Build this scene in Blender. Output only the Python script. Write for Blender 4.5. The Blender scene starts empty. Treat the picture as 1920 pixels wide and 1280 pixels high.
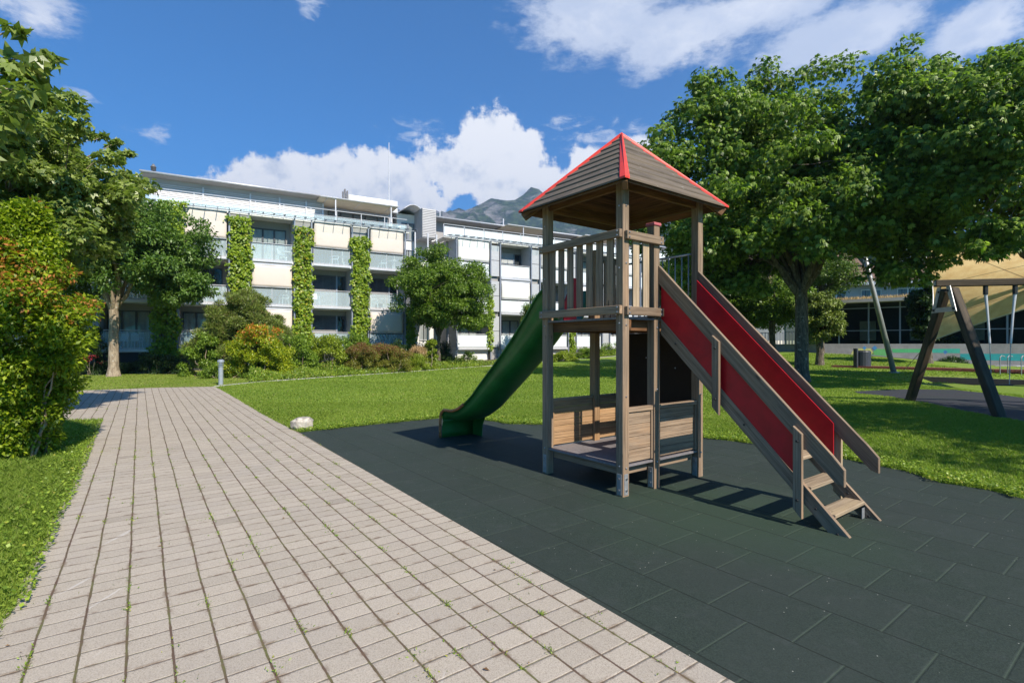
import bpy, math, random
import numpy as np
from mathutils import Vector, Matrix, noise as mnoise
R = math.radians
random.seed(7)
sc = bpy.context.scene
COL = sc.collection

# ------------------------------------------------------------------ camera
EYE = 1.6
cam_d = bpy.data.cameras.new("camera"); cam = bpy.data.objects.new("camera", cam_d); COL.objects.link(cam)
cam.location = (0, 0, EYE); cam.rotation_euler = (R(90), 0, 0)
cam_d.sensor_width = 36; cam_d.lens = 18.0; cam_d.shift_y = 5 / 1920
cam_d.clip_start = 0.05; cam_d.clip_end = 12000
sc.camera = cam

# ------------------------------------------------------------------ sun, exposure
SUN_H = (0.62, -0.785); SUN_EL = 41.9
_s = Vector((SUN_H[0] * math.cos(R(SUN_EL)), SUN_H[1] * math.cos(R(SUN_EL)), math.sin(R(SUN_EL)))).normalized()
ld = bpy.data.lights.new("sun", 'SUN'); ld.energy = 5.0; ld.angle = R(0.5); ld.color = (1.0, 0.92, 0.79)
lo = bpy.data.objects.new("sun", ld); COL.objects.link(lo); lo.rotation_euler = _s.to_track_quat('Z', 'Y').to_euler()
lo.location = _s * 50
vs = sc.view_settings
vs.view_transform = 'Standard'; vs.look = 'None'; vs.gamma = 1; vs.use_curve_mapping = False; vs.exposure = 0.76
sc.cycles.max_bounces = 8; sc.cycles.transparent_max_bounces = 12
sc.cycles.diffuse_bounces = 3; sc.cycles.glossy_bounces = 3; sc.cycles.volume_bounces = 0

# ------------------------------------------------------------------ node helpers
class NT:
    def __init__(s, tree): s.t = tree
    def __call__(s, typ, props=None, **inp):
        n = s.t.nodes.new('ShaderNode' + typ)
        for k, v in (props or {}).items(): setattr(n, k, v)
        for k, v in inp.items():
            key = int(k[1:]) if k[0] == '_' else k.replace('_', ' ')
            sock = n.inputs[key]
            if hasattr(v, 'links') or isinstance(v, bpy.types.NodeSocket): s.t.links.new(v, sock)
            else:
                if isinstance(v, tuple) and len(v) == 3 and sock.type == 'RGBA': v = v + (1,)
                sock.default_value = v
        return n
    def link(s, a, b): s.t.links.new(a, b)
    def m(s, op, a, b=0.0, c=0.0, clamp=False):
        return s('Math', {'operation': op, 'use_clamp': clamp}, _0=a, _1=b, _2=c).outputs[0]
    def mix(s, f, a, b, blend='MIX'):
        n = s('MixRGB', {'blend_type': blend}, _0=f, _1=a, _2=b); return n.outputs[0]
    def ramp(s, f, stops, interp='LINEAR'):
        n = s('ValToRGB', None, _0=f); cr = n.color_ramp; cr.interpolation = interp
        while len(cr.elements) < len(stops): cr.elements.new(0.5)
        for e, (p, c) in zip(cr.elements, stops):
            e.position = p; e.color = (c if isinstance(c, tuple) else (c, c, c)) + (1,)
        return n.outputs[0]
    def noise(s, vec, scale, detail=4, rough=0.55, w=None, dist=0.0):
        n = s('TexNoise', None, Scale=scale, Detail=detail, Roughness=rough, Distortion=dist)
        if vec is not None: s.link(vec, n.inputs['Vector'])
        return n.outputs['Fac']
    def map(s, vec, loc=(0, 0, 0), rot=(0, 0, 0), scale=(1, 1, 1)):
        return s('Mapping', None, Vector=vec, Location=loc, Rotation=rot, Scale=scale).outputs[0]
    def smooth(s, x, lo_, hi_, a=0.0, b=1.0):
        return s('MapRange', {'interpolation_type': 'SMOOTHSTEP'}, _0=x, _1=lo_, _2=hi_, _3=a, _4=b).outputs[0]

def new_mat(name):
    m = bpy.data.materials.new(name); m.use_nodes = True
    nt = NT(m.node_tree); b = m.node_tree.nodes['Principled BSDF']
    return m, nt, b
def setb(b, nt, **k):
    for key, v in k.items():
        sock = b.inputs[key.replace('_', ' ')]
        if isinstance(v, bpy.types.NodeSocket): nt.link(v, sock)
        else:
            if isinstance(v, tuple) and len(v) == 3: v = v + (1,)
            sock.default_value = v
def bump(nt, b, h, strength=0.3, dist=0.01):
    n = nt('Bump', None, Strength=strength, Distance=dist, Height=h); nt.link(n.outputs[0], b.inputs['Normal'])

# ------------------------------------------------------------------ world: sky with clouds
def build_world():
    w = bpy.data.worlds.new("World"); sc.world = w; w.use_nodes = True
    t = w.node_tree; nt = NT(t); t.nodes.clear()
    out = t.nodes.new('ShaderNodeOutputWorld')
    sky = nt('TexSky'); sky.sky_type = 'NISHITA'; sky.sun_disc = False
    sky.sun_elevation = R(SUN_EL); sky.sun_rotation = math.atan2(SUN_H[0], SUN_H[1]); sky.altitude = 600
    sky.air_density = 1.0; sky.dust_density = 0.35; sky.ozone_density = 2.2
    skc = nt.mix(1.0, sky.outputs[0], (0.14, 0.76, 1.22), 'MULTIPLY')
    d = nt('TexCoord').outputs['Generated']
    sep = nt('SeparateXYZ', None, _0=d)
    x, y, z = sep.outputs
    az = nt.m('ARCTAN2', x, y); el = nt.m('ARCSINE', z)
    pol = nt('CombineXYZ', None, _0=az, _1=el, _2=0.0).outputs[0]
    n1 = nt.noise(d, 9.0, 7, 0.62); n2 = nt.noise(d, 34.0, 6, 0.65)
    n0 = nt.noise(d, 16.0, 6, 0.6)
    rough = nt.m('ADD', nt.m('MULTIPLY', nt.m('SUBTRACT', n0, 0.5), 0.10), nt.m('MULTIPLY', nt.m('SUBTRACT', n2, 0.5), 0.045))
    # puffs of the cumulus bank over the roofs: (azimuth, elevation, radius) in radians
    def ae(px, py):
        a = math.atan((px - 960) / 960); return a, math.atan((645 - py) / 960 * math.cos(a))
    puffs = [(938, 252, 36), (952, 282, 50), (900, 290, 60), (985, 300, 52), (860, 320, 60), (1010, 340, 45), (940, 345, 70),
             (800, 320, 45), (760, 350, 60), (700, 345, 55), (640, 330, 50), (590, 335, 52), (535, 325, 42), (480, 335, 40),
             (430, 350, 34), (390, 365, 26), (700, 385, 60), (600, 375, 60), (500, 365, 45), (800, 385, 45), (1100, 300, 34),
             (1075, 330, 30), (1130, 320, 35), (900, 378, 18), (1180, 300, 40)]
    fld = None
    for px, py, r in puffs:
        a, e = ae(px, py); rr = r * 0.97 / 960 * math.cos(a) ** 1.3
        dn = nt('VectorMath', {'operation': 'DISTANCE'}, _0=pol, _1=(a, e, 0.0)).outputs['Value']
        v = nt.m('SUBTRACT', rr, dn)
        fld = v if fld is None else nt.m('SMOOTH_MAX', fld, v, 0.02)
    cum = nt.smooth(nt.m('ADD', fld, rough), -0.004, 0.012)
    # shading of the cumulus: lit from the upper right, grey towards the flat base
    dsh = nt('VectorMath', {'operation': 'ADD'}, _0=d, _1=(0.02, -0.01, 0.028)).outputs[0]
    emb = nt.m('SUBTRACT', n1, nt.noise(dsh, 9.0, 7, 0.62))
    emb2 = nt.m('SUBTRACT', n2, nt.noise(dsh, 34.0, 6, 0.65))
    lit = nt.m('ADD', nt.m('MULTIPLY', emb, 2.2), nt.m('MULTIPLY', emb2, 0.8))
    lit = nt.m('ADD', lit, nt.m('MULTIPLY', nt.m('SUBTRACT', el, 0.26), 2.4))
    ccol = nt.mix(nt.smooth(lit, -0.55, 0.20), (4.3, 5.0, 6.2), (8.6, 8.6, 8.6))
    c = nt.mix(cum, skc, ccol)
    # thin stratocumulus sheets higher up
    st = nt.map(d, scale=(1.0, 1.0, 2.2))
    s1 = nt.noise(st, 5.5, 8, 0.60, dist=0.35); s2 = nt.noise(st, 21.0, 5, 0.7)
    sheets = [(1120, 30, 150, 70), (1270, 75, 150, 62), (1600, 70, 190, 55), (1850, 50, 150, 60), (60, 30, 120, 50), (1400, 20, 220, 40)]
    fs = None
    for px, py, rx, ry in sheets:
        a, e = ae(px, py); ca = math.cos(a)
        off = nt('VectorMath', {'operation': 'SUBTRACT'}, _0=pol, _1=(a, e, 0.0)).outputs[0]
        sc_ = nt('VectorMath', {'operation': 'MULTIPLY'}, _0=off, _1=(960 / rx / ca ** 2, 960 / ry / ca, 0.0)).outputs[0]
        ln = nt('VectorMath', {'operation': 'LENGTH'}, _0=sc_).outputs['Value']
        v = nt.m('SUBTRACT', 1.0, ln)
        fs = v if fs is None else nt.m('SMOOTH_MAX', fs, v, 0.15)
    fs = nt.m('ADD', fs, nt.m('ADD', nt.m('MULTIPLY', nt.m('SUBTRACT', s1, 0.5), 2.6), nt.m('MULTIPLY', nt.m('SUBTRACT', s2, 0.5), 1.3)))
    wisps = [(790, 252, 60, 20), (575, 12, 30, 20), (1170, 262, 90, 26), (150, 180, 34, 14), (285, 248, 40, 14), (1100, 262, 60, 14), (1050, 230, 50, 12), (1330, 215, 60, 16)]
    fw = None
    for px, py, rx, ry in wisps:
        a, e = ae(px, py); ca = math.cos(a)
        off = nt('VectorMath', {'operation': 'SUBTRACT'}, _0=pol, _1=(a, e, 0.0)).outputs[0]
        sc_ = nt('VectorMath', {'operation': 'MULTIPLY'}, _0=off, _1=(960 / rx / ca ** 2, 960 / ry / ca, 0.0)).outputs[0]
        v = nt.m('SUBTRACT', 1.0, nt('VectorMath', {'operation': 'LENGTH'}, _0=sc_).outputs['Value'])
        fw = v if fw is None else nt.m('SMOOTH_MAX', fw, v, 0.15)
    w1 = nt.noise(nt.map(d, rot=(0, 0.35, 0), scale=(1.0, 1.0, 2.4)), 26.0, 7, 0.68, dist=0.5)
    wf = nt.m('MULTIPLY', nt.smooth(nt.m('ADD', fw, nt.m('MULTIPLY', nt.m('SUBTRACT', w1, 0.5), 5.0)), 0.0, 1.5), 0.6)
    sheet = nt.m('MULTIPLY', nt.smooth(fs, -0.10, 0.70), 0.93)
    scol = nt.mix(nt.smooth(nt.m('ADD', s1, nt.m('MULTIPLY', s2, 0.3)), 0.5, 0.82), (7.6, 7.8, 8.2), (5.0, 5.6, 6.8))
    c = nt.mix(wf, c, (7.2, 7.5, 8.0))
    c = nt.mix(sheet, c, scol)
    bg = nt('Background', None, Color=c, Strength=0.081)
    nt.link(bg.outputs[0], out.inputs['Surface'])
build_world()

# ------------------------------------------------------------------ terrain height and picture-to-ground helper
def sstep(x): x = max(0.0, min(1.0, x)); return x * x * (3 - 2 * x)
def hgt(x, y):
    q = x * 0.7 + y
    h = 0.95 * sstep((q - 36) / 20)
    h *= 1 - 0.75 * sstep((x - 22.5) / 9.0)
    if 15 < x < 30 and 17 < y < 27:   # sunken basin below the boardwalk
        u = (x - 21.8) * .94 + (y - 22.1) * -.34; v = (x - 21.8) * .34 + (y - 22.1) * .94
        h -= .75 * sstep((4.6 - abs(u)) / 1.2) * sstep((2.3 - abs(v)) / 1.0)
    return h
def ray(px, py, Y): return Vector(((px - 960) / 960 * Y, Y, EYE + (645 - py) / 960 * Y))
def G(px, py):
    Y = 1.0
    for _ in range(4000):
        z = EYE + (645 - py) / 960 * Y; x = (px - 960) / 960 * Y
        if z <= hgt(x, Y): break
        Y *= 1.003
    return Vector((x, Y, hgt(x, Y)))

# ------------------------------------------------------------------ object helpers
def tag(o, label=None, cat=None, group=None, kind=None):
    if label: o['label'] = label
    if cat: o['category'] = cat
    if group: o['group'] = group
    if kind: o['kind'] = kind
    return o
def empty(name, loc=(0, 0, 0), rz=0.0, label=None, cat=None, group=None, parent=None):
    o = bpy.data.objects.new(name, None); COL.objects.link(o); o.location = loc; o.rotation_euler = (0, 0, rz)
    o.empty_display_size = 0.3
    if parent: o.parent = parent
    return tag(o, label, cat, group)
def copy_tree(o, parent=None):
    c = o.copy(); COL.objects.link(c); c.parent = parent
    for ch in [k for k in list(o.children)]: copy_tree(ch, c)
    return c

class MB:
    """collects boxes, beams and tubes into one mesh; uv runs along the length of every piece, in metres"""
    def __init__(s): s.v = []; s.f = []; s.uv = []; s.mi = []; s.m = 0
    def _add(s, vs_, faces, uvs):
        b = len(s.v); s.v += [tuple(p) for p in vs_]
        for f, u in zip(faces, uvs): s.f.append([b + i for i in f]); s.uv += u; s.mi.append(s.m)
    def hexa(s, p):  # p: 8 points, bottom 0-3 ccw, top 4-7; length axis 0->1
        fs = [(0, 3, 2, 1), (4, 5, 6, 7), (0, 1, 5, 4), (2, 3, 7, 6), (1, 2, 6, 5), (3, 0, 4, 7)]
        p = [Vector(q) for q in p]
        ctr = sum(p, Vector()) / 8
        L = p[1] - p[0]; W = p[3] - p[0]; H = p[4] - p[0]
        ax = max((L, W, H), key=lambda a: a.length); ax = ax.normalized()
        ro = random.random() * 20
        uvs = []
        for f in fs:
            n = (p[f[1]] - p[f[0]]).cross(p[f[2]] - p[f[0]])
            n = n.normalized() if n.length > 1e-12 else Vector((0, 0, 1))
            t = n.cross(ax)
            if t.length < 0.3: a1 = n.orthogonal().normalized(); t = n.cross(a1)
            else: a1 = ax
            uvs.append([((p[i] - ctr).dot(a1) + ro, (p[i] - ctr).dot(t) + ro * 1.7) for i in f])
        s._add(p, fs, uvs)
    def box(s, x0, x1, y0, y1, z0, z1):
        s.hexa([(x0, y0, z0), (x1, y0, z0), (x1, y1, z0), (x0, y1, z0), (x0, y0, z1), (x1, y0, z1), (x1, y1, z1), (x0, y1, z1)])
        return s
    def beam(s, a, b, w, h, up=(0, 0, 1)):
        a = Vector(a); b = Vector(b); d = (b - a).normalized(); up = Vector(up)
        sd = d.cross(up); sd = sd.normalized() if sd.length > 1e-6 else Vector((1, 0, 0)); u = sd.cross(d)
        sd *= w / 2; u *= h / 2
        s.hexa([a - sd * -1 - u, b - sd * -1 - u, b - sd - u, a - sd - u, a + sd + u, b + sd + u, b - sd + u, a - sd + u])
        return s
    def tube(s, pts, r, n=8, cap=True):
        pts = [Vector(p) for p in pts]; rr = r if isinstance(r, (list, tuple)) else [r] * len(pts)
        b = len(s.v); L = 0; ref = None
        for i, p in enumerate(pts):
            d = (pts[min(i + 1, len(pts) - 1)] - pts[max(i - 1, 0)]).normalized()
            if ref is None: ref = d.orthogonal().normalized()
            ref = (ref - d * ref.dot(d)); ref = ref.normalized() if ref.length > 1e-6 else d.orthogonal().normalized()
            w = d.cross(ref)
            for k in range(n):
                a = 2 * math.pi * k / n; s.v.append(tuple(p + (ref * math.cos(a) + w * math.sin(a)) * rr[i]))
        for i in range(len(pts) - 1):
            L2 = L + (pts[i + 1] - pts[i]).length
            for k in range(n):
                k2 = (k + 1) % n
                s.f.append([b + i * n + k, b + i * n + k2, b + (i + 1) * n + k2, b + (i + 1) * n + k]); s.mi.append(s.m)
                c = 2 * math.pi * rr[i]
                s.uv += [(L, k / n * c), (L, (k + 1) / n * c), (L2, (k + 1) / n * c), (L2, k / n * c)]
            L = L2
        if cap:
            for e, rev in ((0, True), (len(pts) - 1, False)):
                f = [b + e * n + k for k in range(n)]
                if rev: f.reverse()
                s.f.append(f); s.mi.append(s.m); s.uv += [(0.0, 0.0)] * n
        return s
    def poly(s, pts, thick=None, dirn=(0, 0, -1)):
        """flat polygon, optionally extruded along dirn by thick"""
        pts = [Vector(p) for p in pts]; n = len(pts)
        if thick is None:
            s._add(pts, [list(range(n))], [[(p.x, p.y) for p in pts]]); return s
        d = Vector(dirn).normalized() * thick; low = [p + d for p in pts]
        fs = [list(range(n)), [n + i for i in reversed(range(n))]]
        ax = max((pts[(i + 1) % n] - pts[i] for i in range(n)), key=lambda e: e.length).normalized(); t_ = ax.cross(Vector(dirn).normalized()); ro = random.random() * 20
        uvs = [[(p.dot(ax) + ro, p.dot(t_) + ro) for p in pts], [(p.dot(ax) + ro, p.dot(t_) + ro) for p in reversed(low)]]
        for i in range(n):
            j = (i + 1) % n; fs.append([i, n + i, n + j, j]); l = (pts[j] - pts[i]).length
            uvs.append([(0, 0), (0, thick), (l, thick), (l, 0)])
        s._add(pts + low, fs, uvs); return s
    def grid(s, rows):
        """rows of points -> quad sheet"""
        b = len(s.v); n = len(rows[0])
        for r_ in rows: s.v += [tuple(p) for p in r_]
        for i in range(len(rows) - 1):
            for j in range(n - 1):
                s.f.append([b + i * n + j, b + i * n + j + 1, b + (i + 1) * n + j + 1, b + (i + 1) * n + j]); s.mi.append(s.m)
                s.uv += [(j, i), (j + 1, i), (j + 1, i + 1), (j, i + 1)]
        return s
    def build(s, name, mat=None, parent=None, smooth=False, bevel=0.0, label=None, loc=None, solid=0.0):
        me = bpy.data.meshes.new(name); me.from_pydata(s.v, [], s.f)
        ul = me.uv_layers.new(name='UVMap'); ul.data.foreach_set('uv', np.array(s.uv, dtype=np.float32).ravel())
        for m_ in (mat if isinstance(mat, (list, tuple)) else [mat]):
            if m_: me.materials.append(m_)
        me.polygons.foreach_set('material_index', s.mi)
        if smooth: me.polygons.foreach_set('use_smooth', [True] * len(me.polygons))
        me.update()
        o = bpy.data.objects.new(name, me); COL.objects.link(o)
        if parent: o.parent = parent
        if loc: o.location = loc
        if solid:
            md = o.modifiers.new('solid', 'SOLIDIFY'); md.thickness = solid; md.offset = 0
        if bevel:
            md = o.modifiers.new('bevel', 'BEVEL'); md.width = bevel; md.segments = 2; md.limit_method = 'ANGLE'; md.angle_limit = R(50)
        if label: o['label'] = label
        return o

def np_mesh(name, verts, nper, mat, parent=None, attrs=None, kinds=None):
    """verts (N*nper,3): one face per nper vertices"""
    me = bpy.data.meshes.new(name); nv = len(verts); nf = nv // nper
    me.vertices.add(nv); me.vertices.foreach_set('co', verts.astype(np.float32).ravel())
    me.loops.add(nv); me.loops.foreach_set('vertex_index', np.arange(nv, dtype=np.int32))
    me.polygons.add(nf); me.polygons.foreach_set('loop_start', np.arange(0, nv, nper, dtype=np.int32))
    me.update(calc_edges=True)
    for k, a in (attrs or {}).items():
        at = me.attributes.new(k, 'FLOAT', 'FACE'); at.data.foreach_set('value', a.astype(np.float32))
    me.materials.append(mat)
    o = bpy.data.objects.new(name, me); COL.objects.link(o)
    if parent: o.parent = parent
    return o

rng = np.random.default_rng(11)
def unit(v): return v / (np.linalg.norm(v, axis=-1, keepdims=True) + 1e-9)
FAN3 = ((-0.95, 0.78), (0.0, 1.0), (0.95, 0.78)); FAN5 = ((-1.15, .70), (-.58, .88), (0.0, 1.0), (.58, .9), (1.15, .75))
def leaf_verts(P, D, L, W, fold=0.25, palmate=False, nrm=None):
    """P base points, D axis directions, L length array, W width ratio"""
    n = len(P); D = unit(D)
    r = rng.normal(size=(n, 3)) if nrm is None else nrm + rng.normal(size=(n, 3)) * 0.45
    U = unit(r - D * (r * D).sum(1, keepdims=True)); S = np.cross(D, U)
    L = L[:, None]
    def kite(D_, S_, Lk, Wk):
        a = P; c = P + D_ * Lk - U * Lk * 0.12
        b = P + D_ * Lk * 0.42 + S_ * Lk * Wk * 0.5 + U * Lk * fold * Wk
        d_ = P + D_ * Lk * 0.42 - S_ * Lk * Wk * 0.5 + U * Lk * fold * Wk
        return np.stack([a, b, c, d_], 1).reshape(-1, 3)
    if not palmate: return kite(D, S, L, W)
    out = []
    fan, wk = (FAN3, .55) if palmate is True else (FAN5, W)
    for ang, k in fan:
        D_ = D * math.cos(ang) + S * math.sin(ang); S_ = S * math.cos(ang) - D * math.sin(ang)
        if palmate == 5: D_ = unit(D_ + np.array([0, 0, -.35 * abs(ang)]))
        out.append(kite(D_, S_, L * k, wk).reshape(n, 4, 3))
    return np.stack(out, 1).reshape(-1, 3)
def crown_points(clumps, per, r_sub=1.0, up=0.0):
    """clumps: list of (center, radius(3), weight). leaf base points and outward directions"""
    P = []; O = []
    for c, rad, n in clumps:
        u = rng.normal(size=(n, 3)); u = unit(u); rr = rng.random(n) ** 0.45
        p = u * rr[:, None] * np.array(rad); P.append(p + np.array(c)); O.append(u)
    return np.concatenate(P), np.concatenate(O)
# ------------------------------------------------------------------ materials
def simple(name, col, rough=0.6, metal=0.0, var=0.06, scale=12.0, bmp=0.0, spec=0.5, coat=0.0):
    m, nt, b = new_mat(name); oc = nt('TexCoord').outputs['Object']
    n = nt.noise(oc, scale, 5, 0.6); n2 = nt.noise(oc, scale * 0.13, 3, 0.5)
    f = nt.m('ADD', nt.m('MULTIPLY', n, 0.6), nt.m('MULTIPLY', n2, 0.4))
    lo_ = tuple(max(0, c * (1 - var * 2.5)) for c in col); hi = tuple(min(1, c * (1 + var * 1.5)) for c in col)
    setb(b, nt, Base_Color=nt.mix(nt.smooth(f, 0.3, 0.7), lo_, hi), Metallic=metal, Specular_IOR_Level=spec, Coat_Weight=coat,
         Roughness=nt.m('ADD', nt.m('MULTIPLY', nt.m('SUBTRACT', n, 0.5), 0.25), rough, clamp=True))
    if bmp: bump(nt, b, n, bmp, 0.01)
    return m
def wood(name, c_dark, c_light, c_warm=None, rough=0.72, stain=0.35, knots=True, spots=0.0):
    m, nt, b = new_mat(name)
    uv = nt('UVMap').outputs[0]; oi = nt('ObjectInfo').outputs['Random']
    off = nt('CombineXYZ', None, _0=nt.m('MULTIPLY', oi, 37.0), _1=nt.m('MULTIPLY', oi, 11.0), _2=oi).outputs[0]
    v = nt('VectorMath', {'operation': 'ADD'}, _0=uv, _1=off).outputs[0]
    g1 = nt.noise(nt.map(v, scale=(1.6, 55, 1)), 1.0, 6, 0.62, dist=0.5)
    g2 = nt.noise(nt.map(v, scale=(3.5, 190, 1)), 1.0, 3, 0.6)
    big = nt.noise(nt.map(v, scale=(1.1, 6, 1)), 1.0, 4, 0.6)
    f = nt.m('ADD', nt.m('MULTIPLY', g1, 0.65), nt.m('MULTIPLY', g2, 0.35))
    col = nt.mix(nt.smooth(f, 0.34, 0.66), c_dark, c_light)
    if c_warm: col = nt.mix(nt.m('MULTIPLY', nt.smooth(big, 0.45, 0.75), 0.65), col, c_warm)
    col = nt.mix(nt.m('MULTIPLY', nt.smooth(big, 0.5, 0.25), stain), col, tuple(c * 0.45 for c in c_dark))
    if knots:
        vo = nt('TexVoronoi', None, Vector=nt.map(v, scale=(2.2, 7.5, 1)), Scale=1.0, Randomness=1.0).outputs['Distance']
        kn = nt.m('MULTIPLY', nt.smooth(vo, 0.11, 0.05), nt.smooth(big, 0.42, 0.55))
        col = nt.mix(nt.m('MULTIPLY', kn, 0.8), col, tuple(c * 0.35 for c in c_dark))
    if spots: col = nt.mix(nt.m('MULTIPLY', nt.smooth(nt.noise(nt.map(v, scale=(9, 26, 1)), 1.0, 4, .7), .64, .72), spots), col, (.42, .40, .37))
    val = nt('HueSaturation', None, _2=nt.m('ADD', 0.82, nt.m('MULTIPLY', oi, 0.34)), _4=col).outputs[0]
    setb(b, nt, Base_Color=val, Roughness=rough, Specular_IOR_Level=0.3)
    bump(nt, b, f, 0.5, 0.004)
    return m
def foliage(name, c1, c2, c3=None, transl=0.35, rough=0.45, spec=0.45):
    """per-leaf colour from the face attribute tint, c3 where the attribute tip says so"""
    m, nt, b = new_mat(name)
    ti = nt('Attribute', {'attribute_name': 'tint'}).outputs['Fac']; tp = nt('Attribute', {'attribute_name': 'tip'}).outputs['Fac']
    col = nt.mix(ti, c1, c2)
    if c3: col = nt.mix(tp, col, c3)
    setb(b, nt, Base_Color=col, Roughness=rough, Specular_IOR_Level=spec)
    tr = nt('BsdfTranslucent', None, _0=nt.mix(0.5, col, nt.mix(1.0, col, (1.5, 1.9, 0.35), 'MULTIPLY')))
    mx = nt('MixShader', None, _0=transl, _1=b.outputs[0], _2=tr.outputs[0])
    nt.link(mx.outputs[0], m.node_tree.nodes['Material Output'].inputs['Surface'])
    return m
def glass(name, tint=(0.85, 0.93, 0.95), refl=0.12, dens=0.25, rough=0.02, gloss=(0.9, 0.95, 1.0)):
    """pane: see-through with a body tint (dens = share of pale diffuse) and Fresnel reflection"""
    m, nt, b = new_mat(name); t = m.node_tree; t.nodes.remove(b)
    tr = nt('BsdfTransparent', None, _0=tint + (1,)); di = nt('BsdfDiffuse', None, _0=tuple(c * 0.8 for c in tint) + (1,))
    gl = nt('BsdfGlossy', None, Color=gloss + (1,), Roughness=rough)
    lw = nt.m('MULTIPLY', nt('LayerWeight', None, _0=0.12).outputs['Fresnel'], 0.8)
    a = nt('MixShader', None, _0=dens, _1=tr.outputs[0], _2=di.outputs[0])
    c = nt('MixShader', None, _0=nt.m('ADD', lw, refl, clamp=True), _1=a.outputs[0], _2=gl.outputs[0])
    nt.link(c.outputs[0], t.nodes['Material Output'].inputs['Surface'])
    return m

M = {}
M['wood'] = wood('weathered_wood', (0.128, 0.086, 0.056), (0.300, 0.218, 0.150), (0.335, 0.208, 0.118))
M['wood_warm'] = wood('warm_wood', (0.19, 0.11, 0.055), (0.40, 0.25, 0.135), (0.42, 0.24, 0.11))
M['wood_grey'] = wood('grey_roof_wood', (0.062, 0.048, 0.036), (0.165, 0.134, 0.104), (0.17, 0.125, 0.085), rough=0.8, spots=.6)
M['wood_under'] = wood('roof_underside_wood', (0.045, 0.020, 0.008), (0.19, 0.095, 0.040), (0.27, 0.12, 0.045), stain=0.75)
M['wood_light'] = wood('light_step_wood', (0.20, 0.145, 0.095), (0.41, 0.315, 0.215), (0.45, 0.34, 0.2))
M['wood_dark'] = wood('dark_stained_wood', (0.025, 0.018, 0.010), (0.062, 0.044, 0.026), (0.12, 0.08, 0.045), stain=0.5)
M['deck'] = simple('platform_board', (0.17, 0.155, 0.16), 0.6, var=0.12, scale=30)
M['red_panel'] = simple('red_panel', (0.44, 0.007, 0.014), 0.42, var=0.10, scale=7, spec=0.35)
M['red_paint'] = simple('red_roof_trim', (0.62, 0.040, 0.022), 0.5, var=0.08, scale=9)
M['dark_panel'] = simple('dark_brown_panel', (0.035, 0.021, 0.013), 0.7, var=0.1, scale=6, spec=0.15)
M['steel'] = simple('galvanised_steel', (0.31, 0.32, 0.33), 0.42, 0.45, var=0.06, scale=20)
M['bolt'] = simple('bolt_metal', (0.40, 0.40, 0.41), 0.35, 0.9, var=0.05)
M['black'] = simple('black_plastic', (0.012, 0.012, 0.013), 0.5)
M['frame'] = simple('grey_blue_steel_frame', (0.22, 0.24, 0.29), 0.45, 0.2, var=0.04)
M['rail'] = simple('pale_steel_rail', (0.52, 0.52, 0.55), 0.4, 0.2, var=0.04)
M['white'] = simple('white_render', (0.66, 0.65, 0.63), 0.75, var=0.02, scale=3)
M['slab'] = simple('white_slab_edge', (0.62, 0.61, 0.59), 0.7, var=0.03, scale=3)
M['grey_wall'] = simple('grey_wall', (0.36, 0.36, 0.39), 0.7, var=0.03, scale=2)
M['wall_shade'] = simple('brown_grey_cladding', (0.30, 0.29, 0.285), 0.7, var=0.04)
M['dark_in'] = simple('painted_shade', (0.035, 0.035, 0.04), 0.8)  # near-black that paints in unlit rooms and the shade of the basin
M['frame_dark'] = simple('dark_window_frame', (0.06, 0.06, 0.07), 0.5)
M['roof_metal'] = simple('standing_seam_metal', (0.46, 0.46, 0.49), 0.45, 0.3, var=0.06, scale=4)
M['curtain'] = simple('pale_curtain', (0.78, 0.76, 0.70), 0.9)
M['cream'] = simple('cream_blind', (0.62, 0.535, 0.475), 0.8, var=0.015, scale=2)
M['awning'] = simple('beige_awning', (0.58, 0.50, 0.39), 0.8, var=0.03)
M['louver'] = simple('grey_louvre', (0.34, 0.34, 0.36), 0.5)
M['louver_dark'] = simple('dark_louvre', (0.125, 0.125, 0.135), 0.5)
M['louver_lt'] = simple('pale_louvre', (0.58, 0.57, 0.58), 0.5)
M['mesh'] = simple('grey_mesh_panel', (0.42, 0.43, 0.45), 0.6, 0.2, var=0.05, scale=40)
M['pane'] = glass('window_pane', (0.62, 0.66, 0.68), 0.05, 0.05, gloss=(.50, .46, .42))
M['pane_dk'] = glass('dark_pavilion_pane', (0.35, 0.40, 0.36), 0.0, 0.02, gloss=(.30, .36, .30))
M['balu'] = glass('balustrade_glass', (0.88, 0.97, 1.0), 0.0, 0.25, 0.15, gloss=(.6, .58, .55))
M['frost'] = glass('frosted_glass', (0.82, 0.88, 0.90), 0.02, 0.93, 0.3, gloss=(.7, .75, .78))
M['canopy'] = glass('glass_canopy', (0.97, 1.0, 0.995), 0.01, 0.03, 0.1, gloss=(.7, .75, .78))
M['concrete'] = simple('pale_concrete', (0.40, 0.385, 0.36), 0.85, var=0.12, scale=14, bmp=0.2)
M['wall_conc'] = simple('grey_concrete', (0.22, 0.215, 0.21), 0.85, var=0.10, scale=3, bmp=0.1)
M['stone'] = simple('pale_boulder', (0.42, 0.375, 0.32), 0.85, var=0.28, scale=14, bmp=0.8)
M['soil'] = simple('bed_soil', (0.09, 0.065, 0.04), 0.95, var=0.25, scale=8, bmp=0.8)
M['brick'] = simple('red_brick_wall', (0.50, 0.22, 0.12), 0.8, var=0.1)
M['terracotta'] = simple('terracotta_tiles', (0.17, 0.10, 0.065), 0.85, var=0.2, scale=20, bmp=0.6)
M['bin'] = simple('dark_bin_paint', (0.030, 0.034, 0.045), 0.5)
M['rustdeck'] = simple('red_brown_deck', (0.20, 0.055, 0.04), 0.6, var=0.15)
M['bollard'] = simple('grey_bollard_paint', (0.33, 0.36, 0.40), 0.4, 0.3, var=0.04)
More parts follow.
